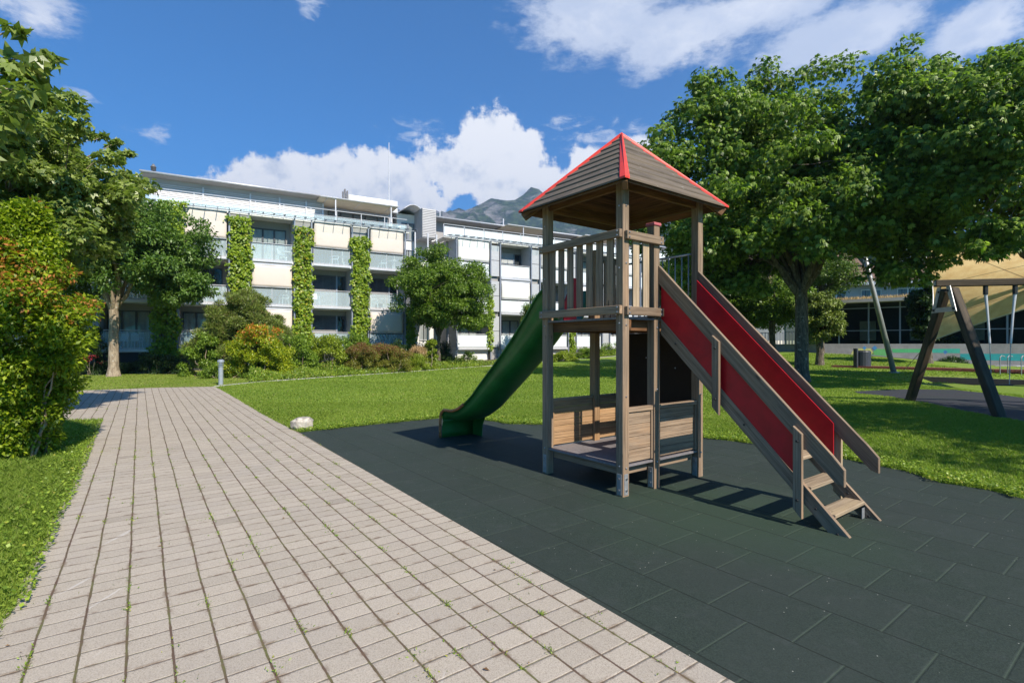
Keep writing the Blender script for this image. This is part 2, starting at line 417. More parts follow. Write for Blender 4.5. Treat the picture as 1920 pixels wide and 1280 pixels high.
M['chair_white'] = simple('white_chair_paint', (0.75, 0.75, 0.75), 0.4)
M['blue'] = simple('blue_fabric', (0.02, 0.09, 0.35), 0.6)

def bark(name, c1, c2, patch=None):
    m, nt, b = new_mat(name); oc = nt('TexCoord').outputs['Object']
    n = nt.noise(nt.map(oc, scale=(9, 9, 2.5)), 1.4, 7, 0.65, dist=0.6); p = nt.noise(oc, 7, 4, 0.6)
    col = nt.mix(nt.smooth(n, 0.35, 0.65), c1, c2)
    if patch: col = nt.mix(nt.smooth(p, 0.60, 0.68), col, patch)
    setb(b, nt, Base_Color=col, Roughness=0.9, Specular_IOR_Level=0.2); bump(nt, b, n, 0.9, 0.03)
    return m
M['bark'] = bark('dark_bark', (0.055, 0.045, 0.034), (0.15, 0.125, 0.095), (0.26, 0.25, 0.21))
M['bark_lt'] = bark('light_bark', (0.17, 0.13, 0.09), (0.36, 0.29, 0.21), (0.42, 0.40, 0.34))

M['f_ash'] = foliage('ash_leaves', (0.065, 0.130, 0.014), (0.31, 0.42, 0.078), transl=0.42, rough=0.44, spec=.45)
M['f_mid'] = foliage('street_tree_leaves', (0.070, 0.130, 0.014), (0.22, 0.32, 0.045), transl=0.38, rough=0.45)
M['f_left'] = foliage('round_tree_leaves', (0.060, 0.120, 0.020), (0.17, 0.27, 0.050), transl=0.35)
M['f_maple'] = foliage('maple_leaves', (0.10, 0.155, 0.025), (0.33, 0.39, 0.10), (0.26, 0.20, 0.10), transl=0.40, rough=0.40, spec=0.6)
M['f_hedge'] = foliage('tall_shrub_leaves', (0.085, 0.155, 0.010), (0.36, 0.43, 0.022), (0.46, 0.19, 0.05), transl=0.42, rough=0.46, spec=0.4)
M['f_vine'] = foliage('vine_leaves', (0.11, 0.20, 0.012), (0.30, 0.39, 0.022), (0.42, 0.33, 0.03), transl=0.35)
M['f_pine'] = foliage('pine_needles', (0.10, 0.145, 0.022), (0.24, 0.29, 0.055), (0.15, 0.12, 0.05), transl=0.15)
M['f_orange'] = foliage('yellow_orange_leaves', (0.17, 0.25, 0.015), (0.45, 0.46, 0.02), (0.60, 0.17, 0.03), transl=0.35)
M['f_yell'] = foliage('yellow_green_leaves', (0.15, 0.21, 0.015), (0.36, 0.42, 0.04), (0.38, 0.34, 0.06), transl=0.35)
M['f_dark'] = foliage('dark_green_leaves', (0.018, 0.045, 0.012), (0.06, 0.11, 0.025), transl=0.2)
M['f_green'] = foliage('shrub_leaves', (0.09, 0.17, 0.016), (0.27, 0.37, 0.04), (0.30, 0.28, 0.05), transl=0.3)
M['f_brown'] = foliage('red_brown_leaves', (0.12, 0.13, 0.02), (0.29, 0.29, 0.04), (0.23, 0.095, 0.05), transl=0.25)
M['f_red'] = foliage('red_flowers', (0.30, 0.02, 0.03), (0.50, 0.05, 0.08), transl=0.2)
M['f_straw'] = foliage('straw_coloured_grass', (0.36, 0.24, 0.12), (0.55, 0.38, 0.20), transl=0.3)
M['f_grey'] = foliage('grey_green_leaves', (0.16, 0.20, 0.15), (0.28, 0.32, 0.25), transl=0.2)
M['f_cover'] = foliage('ground_cover_leaves', (0.11, 0.19, 0.018), (0.30, 0.39, 0.04), (0.34, 0.33, 0.05), transl=0.3)
M['f_grass'] = foliage('grass_blades', (0.120, 0.200, 0.022), (0.295, 0.370, 0.058), (0.42, 0.36, 0.15), transl=0.42, rough=0.5, spec=0.25)
M['f_wood'] = foliage('far_tree_leaves', (0.045, 0.085, 0.012), (0.13, 0.20, 0.03), transl=0.3)

def lawn_mat(name, dry=0.0):
    m, nt, b = new_mat(name); oc = nt('TexCoord').outputs['Object']
    n1 = nt.noise(oc, 0.55, 5, 0.6); n2 = nt.noise(oc, 9, 6, 0.7); n3 = nt.noise(oc, 70, 4, 0.7)
    col = nt.mix(nt.smooth(n2, 0.3, 0.7), (0.095, 0.165, 0.018), (0.200, 0.290, 0.040))
    col = nt.mix(nt.m('MULTIPLY', nt.smooth(n3, 0.4, 0.75), 0.6), col, (0.22, 0.31, 0.05))
    col = nt.mix(nt.m('MULTIPLY', nt.smooth(n1, 0.50, 0.70) if not dry else 1.0, 0.38 + dry), col, (0.30, 0.27, 0.09))
    setb(b, nt, Base_Color=col, Roughness=0.8, Specular_IOR_Level=0.15)
    bump(nt, b, nt.m('ADD', n3, nt.m('MULTIPLY', n2, 0.6)), 0.8, 0.03)
    return m
M['lawn'] = lawn_mat('lawn'); M['lawn_dry'] = lawn_mat('dry_lawn', 0.22)

def paver_mat():
    m, nt, b = new_mat('concrete_pavers'); oc = nt('TexCoord').outputs['Object']
    wob = nt('TexNoise', None, Vector=oc, Scale=0.9, Detail=2).outputs['Color']
    wv = nt('VectorMath', {'operation': 'MULTIPLY_ADD'}, _0=wob, _1=(0.03, 0.03, 0), _2=oc).outputs[0]
    wob2 = nt('TexNoise', None, Vector=oc, Scale=14.0, Detail=2).outputs['Color']
    wv = nt('VectorMath', {'operation': 'MULTIPLY_ADD'}, _0=wob2, _1=(0.006, 0.006, 0), _2=wv).outputs[0]
    wv = nt('VectorMath', {'operation': 'SUBTRACT'}, _0=wv, _1=(0.018, 0.018, 0)).outputs[0]
    th = math.atan2(698, 960)
    sp = nt('SeparateXYZ', None, _0=wv).outputs
    across = nt.m('ADD', nt.m('MULTIPLY', sp[0], math.cos(th)), nt.m('MULTIPLY', sp[1], math.sin(th)))
    along = nt.m('SUBTRACT', nt.m('MULTIPLY', sp[1], math.cos(th)), nt.m('MULTIPLY', sp[0], math.sin(th)))
    W, H_ = 0.197, 0.158
    cu = nt.m('DIVIDE', nt.m('ADD', across, 40.0 - PAVE_OFF), W); ci = nt.m('FLOOR', cu); cf = nt.m('FRACT', cu)
    jit = nt('TexWhiteNoise', {'noise_dimensions': '1D'}, W=ci).outputs['Value']
    rv = nt.m('ADD', nt.m('DIVIDE', nt.m('ADD', along, 40.0), H_), nt.m('MULTIPLY', jit, 0.22)); ri = nt.m('FLOOR', rv); rf = nt.m('FRACT', rv)
    dc = nt.m('MULTIPLY', nt.m('MINIMUM', cf, nt.m('SUBTRACT', 1.0, cf)), W)
    dr = nt.m('MULTIPLY', nt.m('MINIMUM', rf, nt.m('SUBTRACT', 1.0, rf)), H_)
    cell = nt('CombineXYZ', None, _0=ci, _1=ri, _2=0.0).outputs[0]
    rnd = nt('TexWhiteNoise', {'noise_dimensions': '2D'}, Vector=cell).outputs['Value']
    rnd2 = nt('TexWhiteNoise', {'noise_dimensions': '3D'}, Vector=nt('CombineXYZ', None, _0=ri, _1=ci, _2=3.0).outputs[0]).outputs['Value']
    n_gr = nt.noise(oc, 130, 4, 0.85); n_md = nt.noise(oc, 26, 5, 0.65); n_lg = nt.noise(oc, 1.3, 4, 0.6)
    col = nt.mix(nt.smooth(n_gr, 0.20, 0.60), (0.115, 0.094, 0.072), (0.415, 0.360, 0.295))
    col = nt.mix(nt.m('MULTIPLY', nt.smooth(n_md, 0.45, 0.8), 0.35), col, (0.28, 0.23, 0.19))
    col = nt.mix(nt.m('MULTIPLY', nt.smooth(n_lg, 0.45, 0.7), 0.22), col, (0.30, 0.27, 0.25))
    val = nt.m('ADD', 0.93, nt.m('MULTIPLY', rnd, 0.13)); val = nt.m('SUBTRACT', val, nt.m('MULTIPLY', nt.m('GREATER_THAN', rnd2, 0.985), 0.14))
    col = nt('HueSaturation', None, _2=val, _4=col).outputs[0]
    # pale scrape marks along the wheel track, a few centimetres wide
    scr = nt.noise(nt.map(wv, rot=(0, 0, -0.42), scale=(16, 0.55, 1)), 1.0, 3, 0.5)
    col = nt.mix(nt.m('MULTIPLY', nt.m('MULTIPLY', nt.smooth(scr, 0.66, 0.74), nt.smooth(n_lg, 0.5, 0.4)), 0.4), col, (0.62, 0.60, 0.58))
    jn = nt.m('MULTIPLY', nt.noise(oc, 11, 4, 0.7), 0.010)
    jc = nt.smooth(nt.m('SUBTRACT', dc, jn), nt.m('ADD', 0.0010, nt.m('MULTIPLY', nt.noise(oc, 2.3, 3, 0.6), 0.003)), -0.0006); jr = nt.m('MULTIPLY', nt.smooth(nt.m('SUBTRACT', dr, jn), -0.0002, -0.0032), 0.8)
    jm = nt.m('MAXIMUM', jc, jr)
    jn2 = nt.noise(oc, 3.1, 4, 0.7)
    jcol = nt.mix(nt.smooth(jn2, 0.42, 0.66), (0.105, 0.068, 0.048), (0.12, 0.12, 0.045))
    col = nt.mix(jm, col, jcol)
    dirt = nt.noise(oc, 6.0, 6, 0.7)
    near = nt.smooth(nt.m('MINIMUM', dc, dr), 0.03, 0.0)
    col = nt.mix(nt.m('MULTIPLY', nt.m('MULTIPLY', nt.smooth(dirt, 0.50, 0.64), near), 0.8), col, (0.13, 0.085, 0.055))
    setb(b, nt, Base_Color=col, Roughness=0.85, Specular_IOR_Level=0.25)
    hh = nt.m('ADD', nt.m('MULTIPLY', nt.smooth(nt.m('MINIMUM', dc, dr), 0.0, 0.012), 1.0), nt.m('MULTIPLY', n_gr, 0.10))
    hh = nt.m('ADD', hh, nt.m('MULTIPLY', rnd2, 0.3))
    bump(nt, b, hh, 0.55, 0.007)
    return m
PAVE_OFF = 0.0
# one paver joint passes under the pixel (22, 1280); slide the grid so that it does here too
_p = G(22, 1279); _th = math.atan2(698, 960)
PAVE_OFF = (_p.x * math.cos(_th) + _p.y * math.sin(_th) + 0.04) % 0.197 + 40.0 % 0.197
M['paver'] = paver_mat()

TH = math.atan2(3, 4)   # the tower and the tiles are turned by the same angle
def rubber_mat(name, tiles=True, base=((0.007, 0.014, 0.010), (0.036, 0.050, 0.040))):
    m, nt, b = new_mat(name); oc = nt('TexCoord').outputs['Object']
    g = nt.noise(oc, 120, 4, 0.85); n = nt.noise(oc, 0.9, 4, 0.6); n2 = nt.noise(oc, 7, 5, 0.65)
    col = nt.mix(nt.smooth(g, 0.3, 0.7), base[0], base[1])
    col = nt.mix(nt.m('MULTIPLY', nt.smooth(n, 0.40, 0.62), 0.5), col, (0.027, 0.035, 0.031))
    col = nt.mix(nt.m('MULTIPLY', nt.smooth(n2, 0.5, 0.75), 0.35), col, (0.045, 0.052, 0.050))
    if tiles:
        # worn greener patch around the tower and the foot of the steps
        ds = nt('VectorMath', {'operation': 'DISTANCE'}, _0=oc, _1=(2.0, 4.9, 0.0)).outputs['Value']
        col = nt.mix(nt.m('MULTIPLY', nt.smooth(nt.m('ADD', ds, nt.m('MULTIPLY', n, 1.2)), 2.3, 0.9), 0.55), col, (0.026, 0.052, 0.030))
    vo = nt('TexVoronoi', None, Vector=oc, Scale=24.0)
    fl = nt.m('MULTIPLY', nt.smooth(vo.outputs['Distance'], 0.10, 0.05), nt.m('GREATER_THAN', nt('SeparateColor', None, _0=vo.outputs['Color']).outputs[0], 0.86))
    col = nt.mix(nt.m('MULTIPLY', fl, 0.8), col, (0.45, 0.45, 0.40))
    h = nt.m('MULTIPLY', g, 0.25)
    if tiles:
        rot = nt.map(oc, rot=(0, 0, -TH)); sp = nt('SeparateXYZ', None, _0=rot).outputs   # x across rows, y along rows
        rx = nt.m('DIVIDE', nt.m('ADD', sp[0], RUB_X), 0.5); ri = nt.m('FLOOR', rx); rf = nt.m('FRACT', rx)
        par = nt.m('MULTIPLY', nt.m('MODULO', ri, 2.0), 0.25)
        ry = nt.m('DIVIDE', nt.m('ADD', nt.m('ADD', sp[1], RUB_Y), par), 0.5); rg = nt.m('FRACT', ry)
        dx = nt.m('MULTIPLY', nt.m('MINIMUM', rf, nt.m('SUBTRACT', 1.0, rf)), 0.5)
        dy = nt.m('MULTIPLY', nt.m('MINIMUM', rg, nt.m('SUBTRACT', 1.0, rg)), 0.5)
        cell = nt('CombineXYZ', None, _0=ri, _1=nt.m('FLOOR', ry), _2=0.0).outputs[0]
        rnd = nt('TexWhiteNoise', {'noise_dimensions': '2D'}, Vector=cell).outputs['Value']
        col = nt('HueSaturation', None, _2=nt.m('ADD', 0.94, nt.m('MULTIPLY', rnd, 0.12)), _4=col).outputs[0]
        wn = nt.m('MULTIPLY', n2, 0.004)
        col = nt.mix(nt.m('MULTIPLY', nt.smooth(nt.m('SUBTRACT', dx, wn), 0.006, 0.0), 0.9), col, (0.010, 0.014, 0.010))
        col = nt.mix(nt.m('MULTIPLY', nt.smooth(nt.m('SUBTRACT', dy, wn), 0.0045, 0.0005), 0.45), col, (0.055, 0.078, 0.052))  # cross joints lighter green: sunlit tile edges painted in
        h = nt.m('ADD', h, nt.smooth(nt.m('MINIMUM', dx, dy), 0.0, 0.012))
    setb(b, nt, Base_Color=col, Roughness=0.8, Specular_IOR_Level=0.3); bump(nt, b, h, 0.55, 0.005)
    return m
# a long tile joint passes pixel (1262,1105) and the tile edge there belongs to the row below it
_q = G(1262, 1105); _c, _si = math.cos(TH), math.sin(TH)
_lx = _q.x * _c + _q.y * _si; _ly = -_q.x * _si + _q.y * _c
RUB_X = 60.0 - (_lx % 0.5); RUB_Y = 60.0 - (_ly % 0.5)
M['rubber'] = rubber_mat('rubber_tiles'); M['rubber2'] = rubber_mat('swing_rubber', False, ((0.022, 0.022, 0.028), (0.045, 0.045, 0.054)))
# the row above the joint has its edge here; rows are offset by a quarter metre by parity

# ------------------------------------------------------------------ ground
def terrain():
    xs = sorted(set([-6000, -3000, -1500, -700, -300, -150] + list(range(-90, -20, 10)) + [i * 1.0 for i in range(-20, 41)] +
                    [45, 50, 60, 70, 90, 150, 300, 700, 1500, 3000, 6000]))
    ys = sorted(set([-6000, -2000, -700, -200, -60, -20, -8] + [i * 1.0 for i in range(0, 62)] + [66, 72, 80, 95, 120, 180, 300, 700, 1500, 3000, 6000]))
    mb = MB(); mb.grid([[(x, y, hgt(x, y)) for x in xs] for y in ys])
    tag(mb.build('ground', M['lawn'], smooth=True), kind='structure')
terrain()
def sheet(name, pts, z, mat, kind='structure'):
    mb = MB(); mb.poly([(p[0], p[1], z) for p in pts]); return tag(mb.build(name, mat), kind=kind)
gp = lambda px, py: G(px, py)[:2]
tile_edge = [gp(560, 811), gp(660, 800), gp(760, 790), gp(830, 784), gp(900, 786), gp(955, 795), gp(1010, 796), gp(1110, 800), gp(1200, 806), gp(1320, 821),
             gp(1420, 833), gp(1530, 850), gp(1640, 872), gp(1700, 884), gp(1765, 905), gp(1850, 918), gp(1920, 936)]
pl0 = gp(560, 811); pl1 = gp(1370, 1279); pdx = ((pl1[0] - pl0[0]) / (pl0[1] - pl1[1]))
def pr(y): return pl1[0] + (pl1[1] - y) * pdx
sheet('playground_surface', [(pr(-4), -4)] + [(9, -4), (9, 4.2)] + tile_edge[::-1], 0.005, M['rubber'])
far = [gp(404, 725), gp(300, 727), gp(220, 730), gp(133, 733)]
left = [(-30, 9.5), (-30, 3.0), gp(113, 788), gp(185, 788), gp(170, 822), gp(148, 875), gp(124, 931), gp(94, 984), gp(81, 1021), gp(49, 1077), gp(34, 1126), gp(0, 1164), (-1.0, 0.2), (1.9, -4)]
bend = [gp(440, 745), gp(490, 775)]
sheet('paved_path', [(pr(-4), -4), pl1, pl0] + bend[::-1] + far + left, 0.009, M['paver'])
sheet('dry_grass', [gp(133, 732), gp(404, 724), gp(480, 715), gp(470, 700), gp(410, 694), gp(220, 692), gp(120, 694)], 0.012, M['lawn_dry'])
kerb_px = [(404, 725), (485, 716.5), (600, 708.5), (700, 702), (800, 695), (900, 687.5), (1000, 680), (1100, 672.5), (1150, 668.5), (1240, 661)]
kpts = [G(*p) for p in kerb_px]
def kerb():
    mb = MB()
    for a, b_ in zip(kpts, kpts[1:]):
        d = (b_ - a); d.z = 0; n = Vector((-d.y, d.x, 0)).normalized() * 0.09
        z0, z1 = a.z + 0.03, b_.z + 0.03
        mb.hexa([(a.x, a.y, z0 - .2), (b_.x, b_.y, z1 - .2), (b_.x + n.x, b_.y + n.y, z1 - .2), (a.x + n.x, a.y + n.y, z0 - .2),
                 (a.x, a.y, z0), (b_.x, b_.y, z1), (b_.x + n.x, b_.y + n.y, z1), (a.x + n.x, a.y + n.y, z0)])
    tag(mb.build('kerb', M['concrete'], bevel=0.01), kind='structure')
kerb()
def bed():
    mb = MB(); rows = [[], []]
    for p in kpts[1:]:
        rows[0].append((p.x, p.y + 0.1, hgt(p.x, p.y) + 0.012))
        yb = 32.4 + 0.5843 * (p.x + 16.54) + 1.5
        rows[1].append((p.x - 0.5, max(yb, p.y + 1), hgt(p.x, yb) + 0.25))
    mb.grid(rows); tag(mb.build('planting_bed', M['soil']), kind='structure')
bed()
sheet('swing_surface', [gp(*p) for p in ((1600, 734), (1660, 731), (1720, 730), (1790, 731), (1850, 737), (1920, 746))] + [(14.5, 13.5), (15, 10.2)] +
      [gp(*p) for p in ((1920, 792), (1880, 785), (1800, 770), (1740, 757), (1670, 744), (1610, 738))], 0.007, M['rubber2'])
# ------------------------------------------------------------------ playground tower
# local frame: x runs along the face with the steps, y towards the slide, origin at the nearest post
TN = (1.165, 5.40, 0.0)
tower = empty('playground_tower', TN, TH, 'wooden play tower with red-edged roof, green slide and red-sided steps on dark rubber tiles', 'play tower')
W_, L_ = 1.35, 1.20
P5 = 0.049
def post(x, y, z1, mat=M['wood'], z0=0.0, name='post'):
    return MB().box(x - P5, x + P5, y - P5, y + P5, z0, z1).build(name, mat, tower, bevel=0.006)
for (x, y, z) in ((0, 0, 3.36), (W_, 0, 3.36), (0, L_, 3.36), (W_, L_, 3.36)): post(x, y, z)
sp_ = post(0.515, 0, 2.91); post(0.83, L_, 2.85, M['wood_warm'])
MB().box(0.515 - .062, 0.515 + .062, -.062, .062, 2.91, 2.945).build('post_cap', simple('faded_red_cap', (.42, .10, .11), .5), sp_, bevel=0.008)
# steel feet
def foot(x, y, dx, dy):
    mb = MB(); mb.box(min(x, x + dx) if dx else x - .03, max(x, x + dx) if dx else x + .03, min(y, y + dy) if dy else y - .03, max(y, y + dy) if dy else y + .03, 0.02, 0.24)
    f = mb.build('steel_foot', M['steel'], tower, bevel=0.003)
    for z in (0.07, 0.19):
        a = Vector((x + dx, y + dy, z)); b = a + Vector((math.copysign(.012, dx) if dx else 0, math.copysign(.012, dy) if dy else 0, 0))
        MB().tube([a, b], 0.011, 8).build('bolt', M['bolt'], f)
for (x, y) in ((0, 0), (0, L_)): foot(x - P5, y, -.006, 0)
foot(0.515 - P5, 0, -.006, 0); foot(W_ - P5, 0, -.006, 0); foot(0, -P5 + 0.001, 0, -.005)
# rails: outside of the left face (x<0) and of the step face (y<0)
RZ = (2.715, 2.80); LZ = (1.915, 2.005)
def rail(x0, x1, y0, y1, z): return MB().box(x0, x1, y0, y1, z[0], z[1]).build('rail', M['wood'], tower, bevel=0.006)
rail(-.095, -.0505, -.045, L_ + .06, RZ); rail(-.095, -.0505, -.045, L_ + .06, LZ)
rail(-.03, .58, -.095, -.0505, (2.695, 2.785)); rail(-.03, .58, -.095, -.0505, (1.905, 1.995))
rail(.80, W_ + .03, L_ + .0505, L_ + .095, RZ); rail(.80, W_ + .03, L_ + .0505, L_ + .095, LZ)
mb = MB()
for k in range(7):
    y = .135 + k * .155; mb.box(-.0495, -.027, y - .046, y + .046, 1.93, 2.77)
mb.build('slat_panel', M['wood'], tower, bevel=0.004)
mb = MB()
for x in (.165, .33): mb.box(x - .05, x + .05, -.0495, -.027, 1.93, 2.75)
mb.build('slat_panel', M['wood_light'], tower, bevel=0.004)
mb = MB()
for x in (.96, 1.10, 1.23): mb.box(x - .05, x + .05, L_ + .027, L_ + .0495, 1.93, 2.75)
mb.build('slat_panel', M['wood'], tower, bevel=0.004)
# bolts on rail ends and posts
def bolt(a, n, r=0.010, l=0.010):
    a = Vector(a); MB().tube([a, a + Vector(n) * l * .6, a + Vector(n) * l], [r, r, r * .6], 8).build('bolt', M['bolt'], tower)
for y in (-.01, L_ + .01):
    for z in (2.735, 2.78, 1.935, 1.985): bolt((-.095, y, z), (-1, 0, 0))
for x in (0.0, .53):
    for z in (2.715, 2.765, 1.925, 1.975): bolt((x, -.095, z), (0, -1, 0))
for (x, zz) in ((0.0, (.30, 1.05, 1.8, 2.45, 3.05)), (.515, (.30, 1.1, 1.78)), (W_, (.3, 1.0, 1.8, 2.3, 3.1))):
    for z in zz: bolt((x, -P5, z), (0, -1, 0))
for y in (0, L_):
    for z in (.32, 1.82, 2.4, 3.05): bolt((-P5, y, z), (-1, 0, 0))
# platforms and their beams
MB().box(-.045, W_ + .045, -.045, L_ + .045, 1.862, 1.885).build('platform', M['deck'], tower, bevel=0.003)
for (x0, x1, y0, y1) in ((.0505, .095, -.04, L_ + .04), (W_ - .095, W_ - .0505, -.04, L_ + .04), (.096, W_ - .096, .0505, .095), (.096, W_ - .096, L_ - .095, L_ - .0505), (.096, W_ - .096, .56, .61)):
    MB().box(x0, x1, y0, y1, 1.745, 1.861).build('beam', M['wood_under'], tower, bevel=0.005)  # darker wood here paints in the shadow under the platform
MB().box(-.03, W_ + .03, -.03, L_ + .03, .300, .322).build('bench_board', M['deck'], tower, bevel=0.003)
for (x0, x1, y0, y1) in ((.0505, .09, .0505, L_ - .0505), (W_ - .09, W_ - .0505, .0505, L_ - .0505), (.095, W_ - .095, .0505, .09), (.095, W_ - .095, L_ - .09, L_ - .0505)):
    MB().box(x0, x1, y0, y1, .20, .299).build('beam', M['wood'], tower, bevel=0.005)
# plank panels of the play house
def plank_panel(x0, x1, y0, y1, z0, z1, n, mat, name='plank_panel'):
    mb = MB(); h = (z1 - z0) / n
    for k in range(n): mb.box(x0, x1, y0, y1, z0 + k * h + .002, z0 + (k + 1) * h - .002)
    return mb.build(name, mat, tower, bevel=0.004)
plank_panel(.075, .44, -.015, .01, .34, .875, 4, M['wood'])
MB().box(.0505, .4645, -.035, .03, .876, .925).build('panel_rail', M['wood'], tower, bevel=0.005)
MB().box(.44, .465, -.03, .02, .34, .875).build('batten', M['wood'], tower, bevel=0.003)
plank_panel(.595, 1.26, -.015, .01, .34, .875, 5, M['wood'])
MB().box(.5655, 1.2995, -.035, .03, .876, .925).build('panel_rail', M['wood'], tower, bevel=0.005)
MB().box(.567, .594, -.032, .02, .34, .875).build('batten', M['wood'], tower, bevel=0.003)
MB().box(1.261, 1.298, -.032, .02, .34, .875).build('batten', M['wood'], tower, bevel=0.003)
plank_panel(.085, .775, L_ - .012, L_ + .012, .34, .88, 7, M['wood_warm'])
MB().box(.0505, .7795, L_ - .03, L_ + .03, .881, .92).build('panel_rail', M['wood_warm'], tower, bevel=0.004)
MB().box(.052, .084, L_ - .028, L_ + .02, .34, .88).build('batten', M['wood_warm'], tower, bevel=0.003)
plank_panel(.885, 1.295, L_ - .012, L_ + .012, .34, .88, 7, M['wood_warm'])
MB().box(.8805, 1.2995, L_ - .03, L_ + .03, .881, .92).build('panel_rail', M['wood_warm'], tower, bevel=0.004)
mb = MB(); mb.box(W_ - .012, W_ + .012, .052, L_ - .052, .323, 1.744); mb.build('dark_panel', M['dark_panel'], tower, bevel=0.002)
mb = MB(); mb.tube([(W_ - .012, .30, 1.30), (W_ - .018, .30, 1.30)], .009); mb.tube([(W_ - .012, .75, 1.42), (W_ - .018, .75, 1.42)], .009); mb.build('bolt', M['steel'], tower)
# steel grille on the far side and the red guard at the slide mouth
mb = MB(); xg = W_
mb.tube([(xg, .05, 2.70), (xg, L_ - .05, 2.70)], .014); mb.tube([(xg, .05, 1.96), (xg, L_ - .05, 1.96)], .012)
for k in range(11): mb.tube([(xg, .12 + k * .096, 1.96), (xg, .12 + k * .096, 2.70)], .0075, 6)
mb.build('steel_grille', M['steel'], tower, smooth=True)
mb = MB(); mb.poly([(.30, L_ + .03, 1.89), (.52, L_ + .03, 1.89), (.52, L_ + .03, 2.46), (.47, L_ + .03, 2.46), (.30, L_ + .03, 2.12)], .018, (0, 1, 0))
mb.build('guard_panel', M['red_panel'], tower)
# roof
cx, cy = W_ / 2, L_ / 2; OV = .25; EZ, AZ = 3.235, 4.15
hx, hy = cx + OV, cy + OV
roof = empty('roof', parent=tower)
def slope(side, mat_top, mat_un):
    # side: 0 = -x, 1 = -y, 2 = +x, 3 = +y ; planks lapped, each a trapezoid
    N_ = 9; mb = MB(); mu = MB()
    def at(t, e, off=0.0):
        # t 0 eave..1 apex, e -1..1 along the eave
        k = 1 - t; z = EZ + (AZ - EZ) * t + off
        if side == 0: return Vector((cx - hx * k, cy + hy * k * e, z))
        if side == 2: return Vector((cx + hx * k, cy - hy * k * e, z))
        if side == 1: return Vector((cx - hx * k * e, cy - hy * k, z))
        return Vector((cx + hx * k * e, cy + hy * k, z))
    for i in range(N_):
        t0 = i / N_ ; t1 = min((i + 1.12) / N_, 0.985)
        j = random.uniform(-.002, .002)
        lo_, hi_ = 0.024 + j, 0.004
        p = [at(t0, 1, lo_ - .020), at(t0, -1, lo_ - .020), at(t1, -1, hi_ - .018), at(t1, 1, hi_ - .018), at(t0, 1, lo_), at(t0, -1, lo_), at(t1, -1, hi_), at(t1, 1, hi_)]
        if side in (1,): p = p
        mb.hexa(p)
    mb.build('roof_planks', mat_top, roof)
    for i in range(N_):
        t0 = i / N_ + (.003 if i else .03); t1 = (i + 1) / N_ - .002 if i < N_ - 1 else 0.985
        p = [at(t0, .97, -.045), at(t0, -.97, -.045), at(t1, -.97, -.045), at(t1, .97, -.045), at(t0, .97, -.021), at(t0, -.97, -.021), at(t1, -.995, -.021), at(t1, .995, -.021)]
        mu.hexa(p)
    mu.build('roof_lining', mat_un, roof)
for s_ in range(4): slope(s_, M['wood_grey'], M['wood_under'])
for sx in (-1, 1):
    for sy in (-1, 1):
        a = Vector((cx + sx * hx * 1.012, cy + sy * hy * 1.012, EZ + .012)); b = Vector((cx, cy, AZ + .035))
        d = (b - a).normalized()
        mb = MB(); 
        # folded cap: two wings lying on the two slopes
        e1 = Vector((-sx, 0, 0)) ; e2 = Vector((0, -sy, 0)); w = .070
        up = Vector((0, 0, .014))
        for e in (e1, e2):
            q = [a + up, a + up + e * w - Vector((0, 0, 0.0)), b + up + e * w * .35 - Vector((0, 0, .03)), b + up]
            low = [p - Vector((0, 0, .020)) for p in q]
            if (e is e1) == (sx * sy > 0): mb.hexa([low[0], low[1], low[2], low[3], q[0], q[1], q[2], q[3]])
            else: mb.hexa([low[0], low[3], low[2], low[1], q[0], q[3], q[2], q[1]])
        mb.build('ridge_cap', M['red_paint'], roof)
        # hip rafter sticking out under the corner
        r0 = Vector((cx + sx * (hx - .035), cy + sy * (hy - .035), EZ - .055)); r1 = Vector((cx + sx * .06, cy + sy * .06, AZ - .13))
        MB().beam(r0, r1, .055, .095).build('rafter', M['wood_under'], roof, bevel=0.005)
# plates under the roof between the posts, and the king post
for (a, b) in (((-.0, -.0), (W_, 0)), ((0, L_), (W_, L_))):
    MB().box(.051, W_ - .051, a[1] - .022, a[1] + .022, 3.235, 3.31).build('plate', M['wood_under'], roof, bevel=0.004)
for x in (0, W_):
    MB().box(x - .022, x + .022, .051, L_ - .051, 3.235, 3.31).build('plate', M['wood_under'], roof, bevel=0.004)
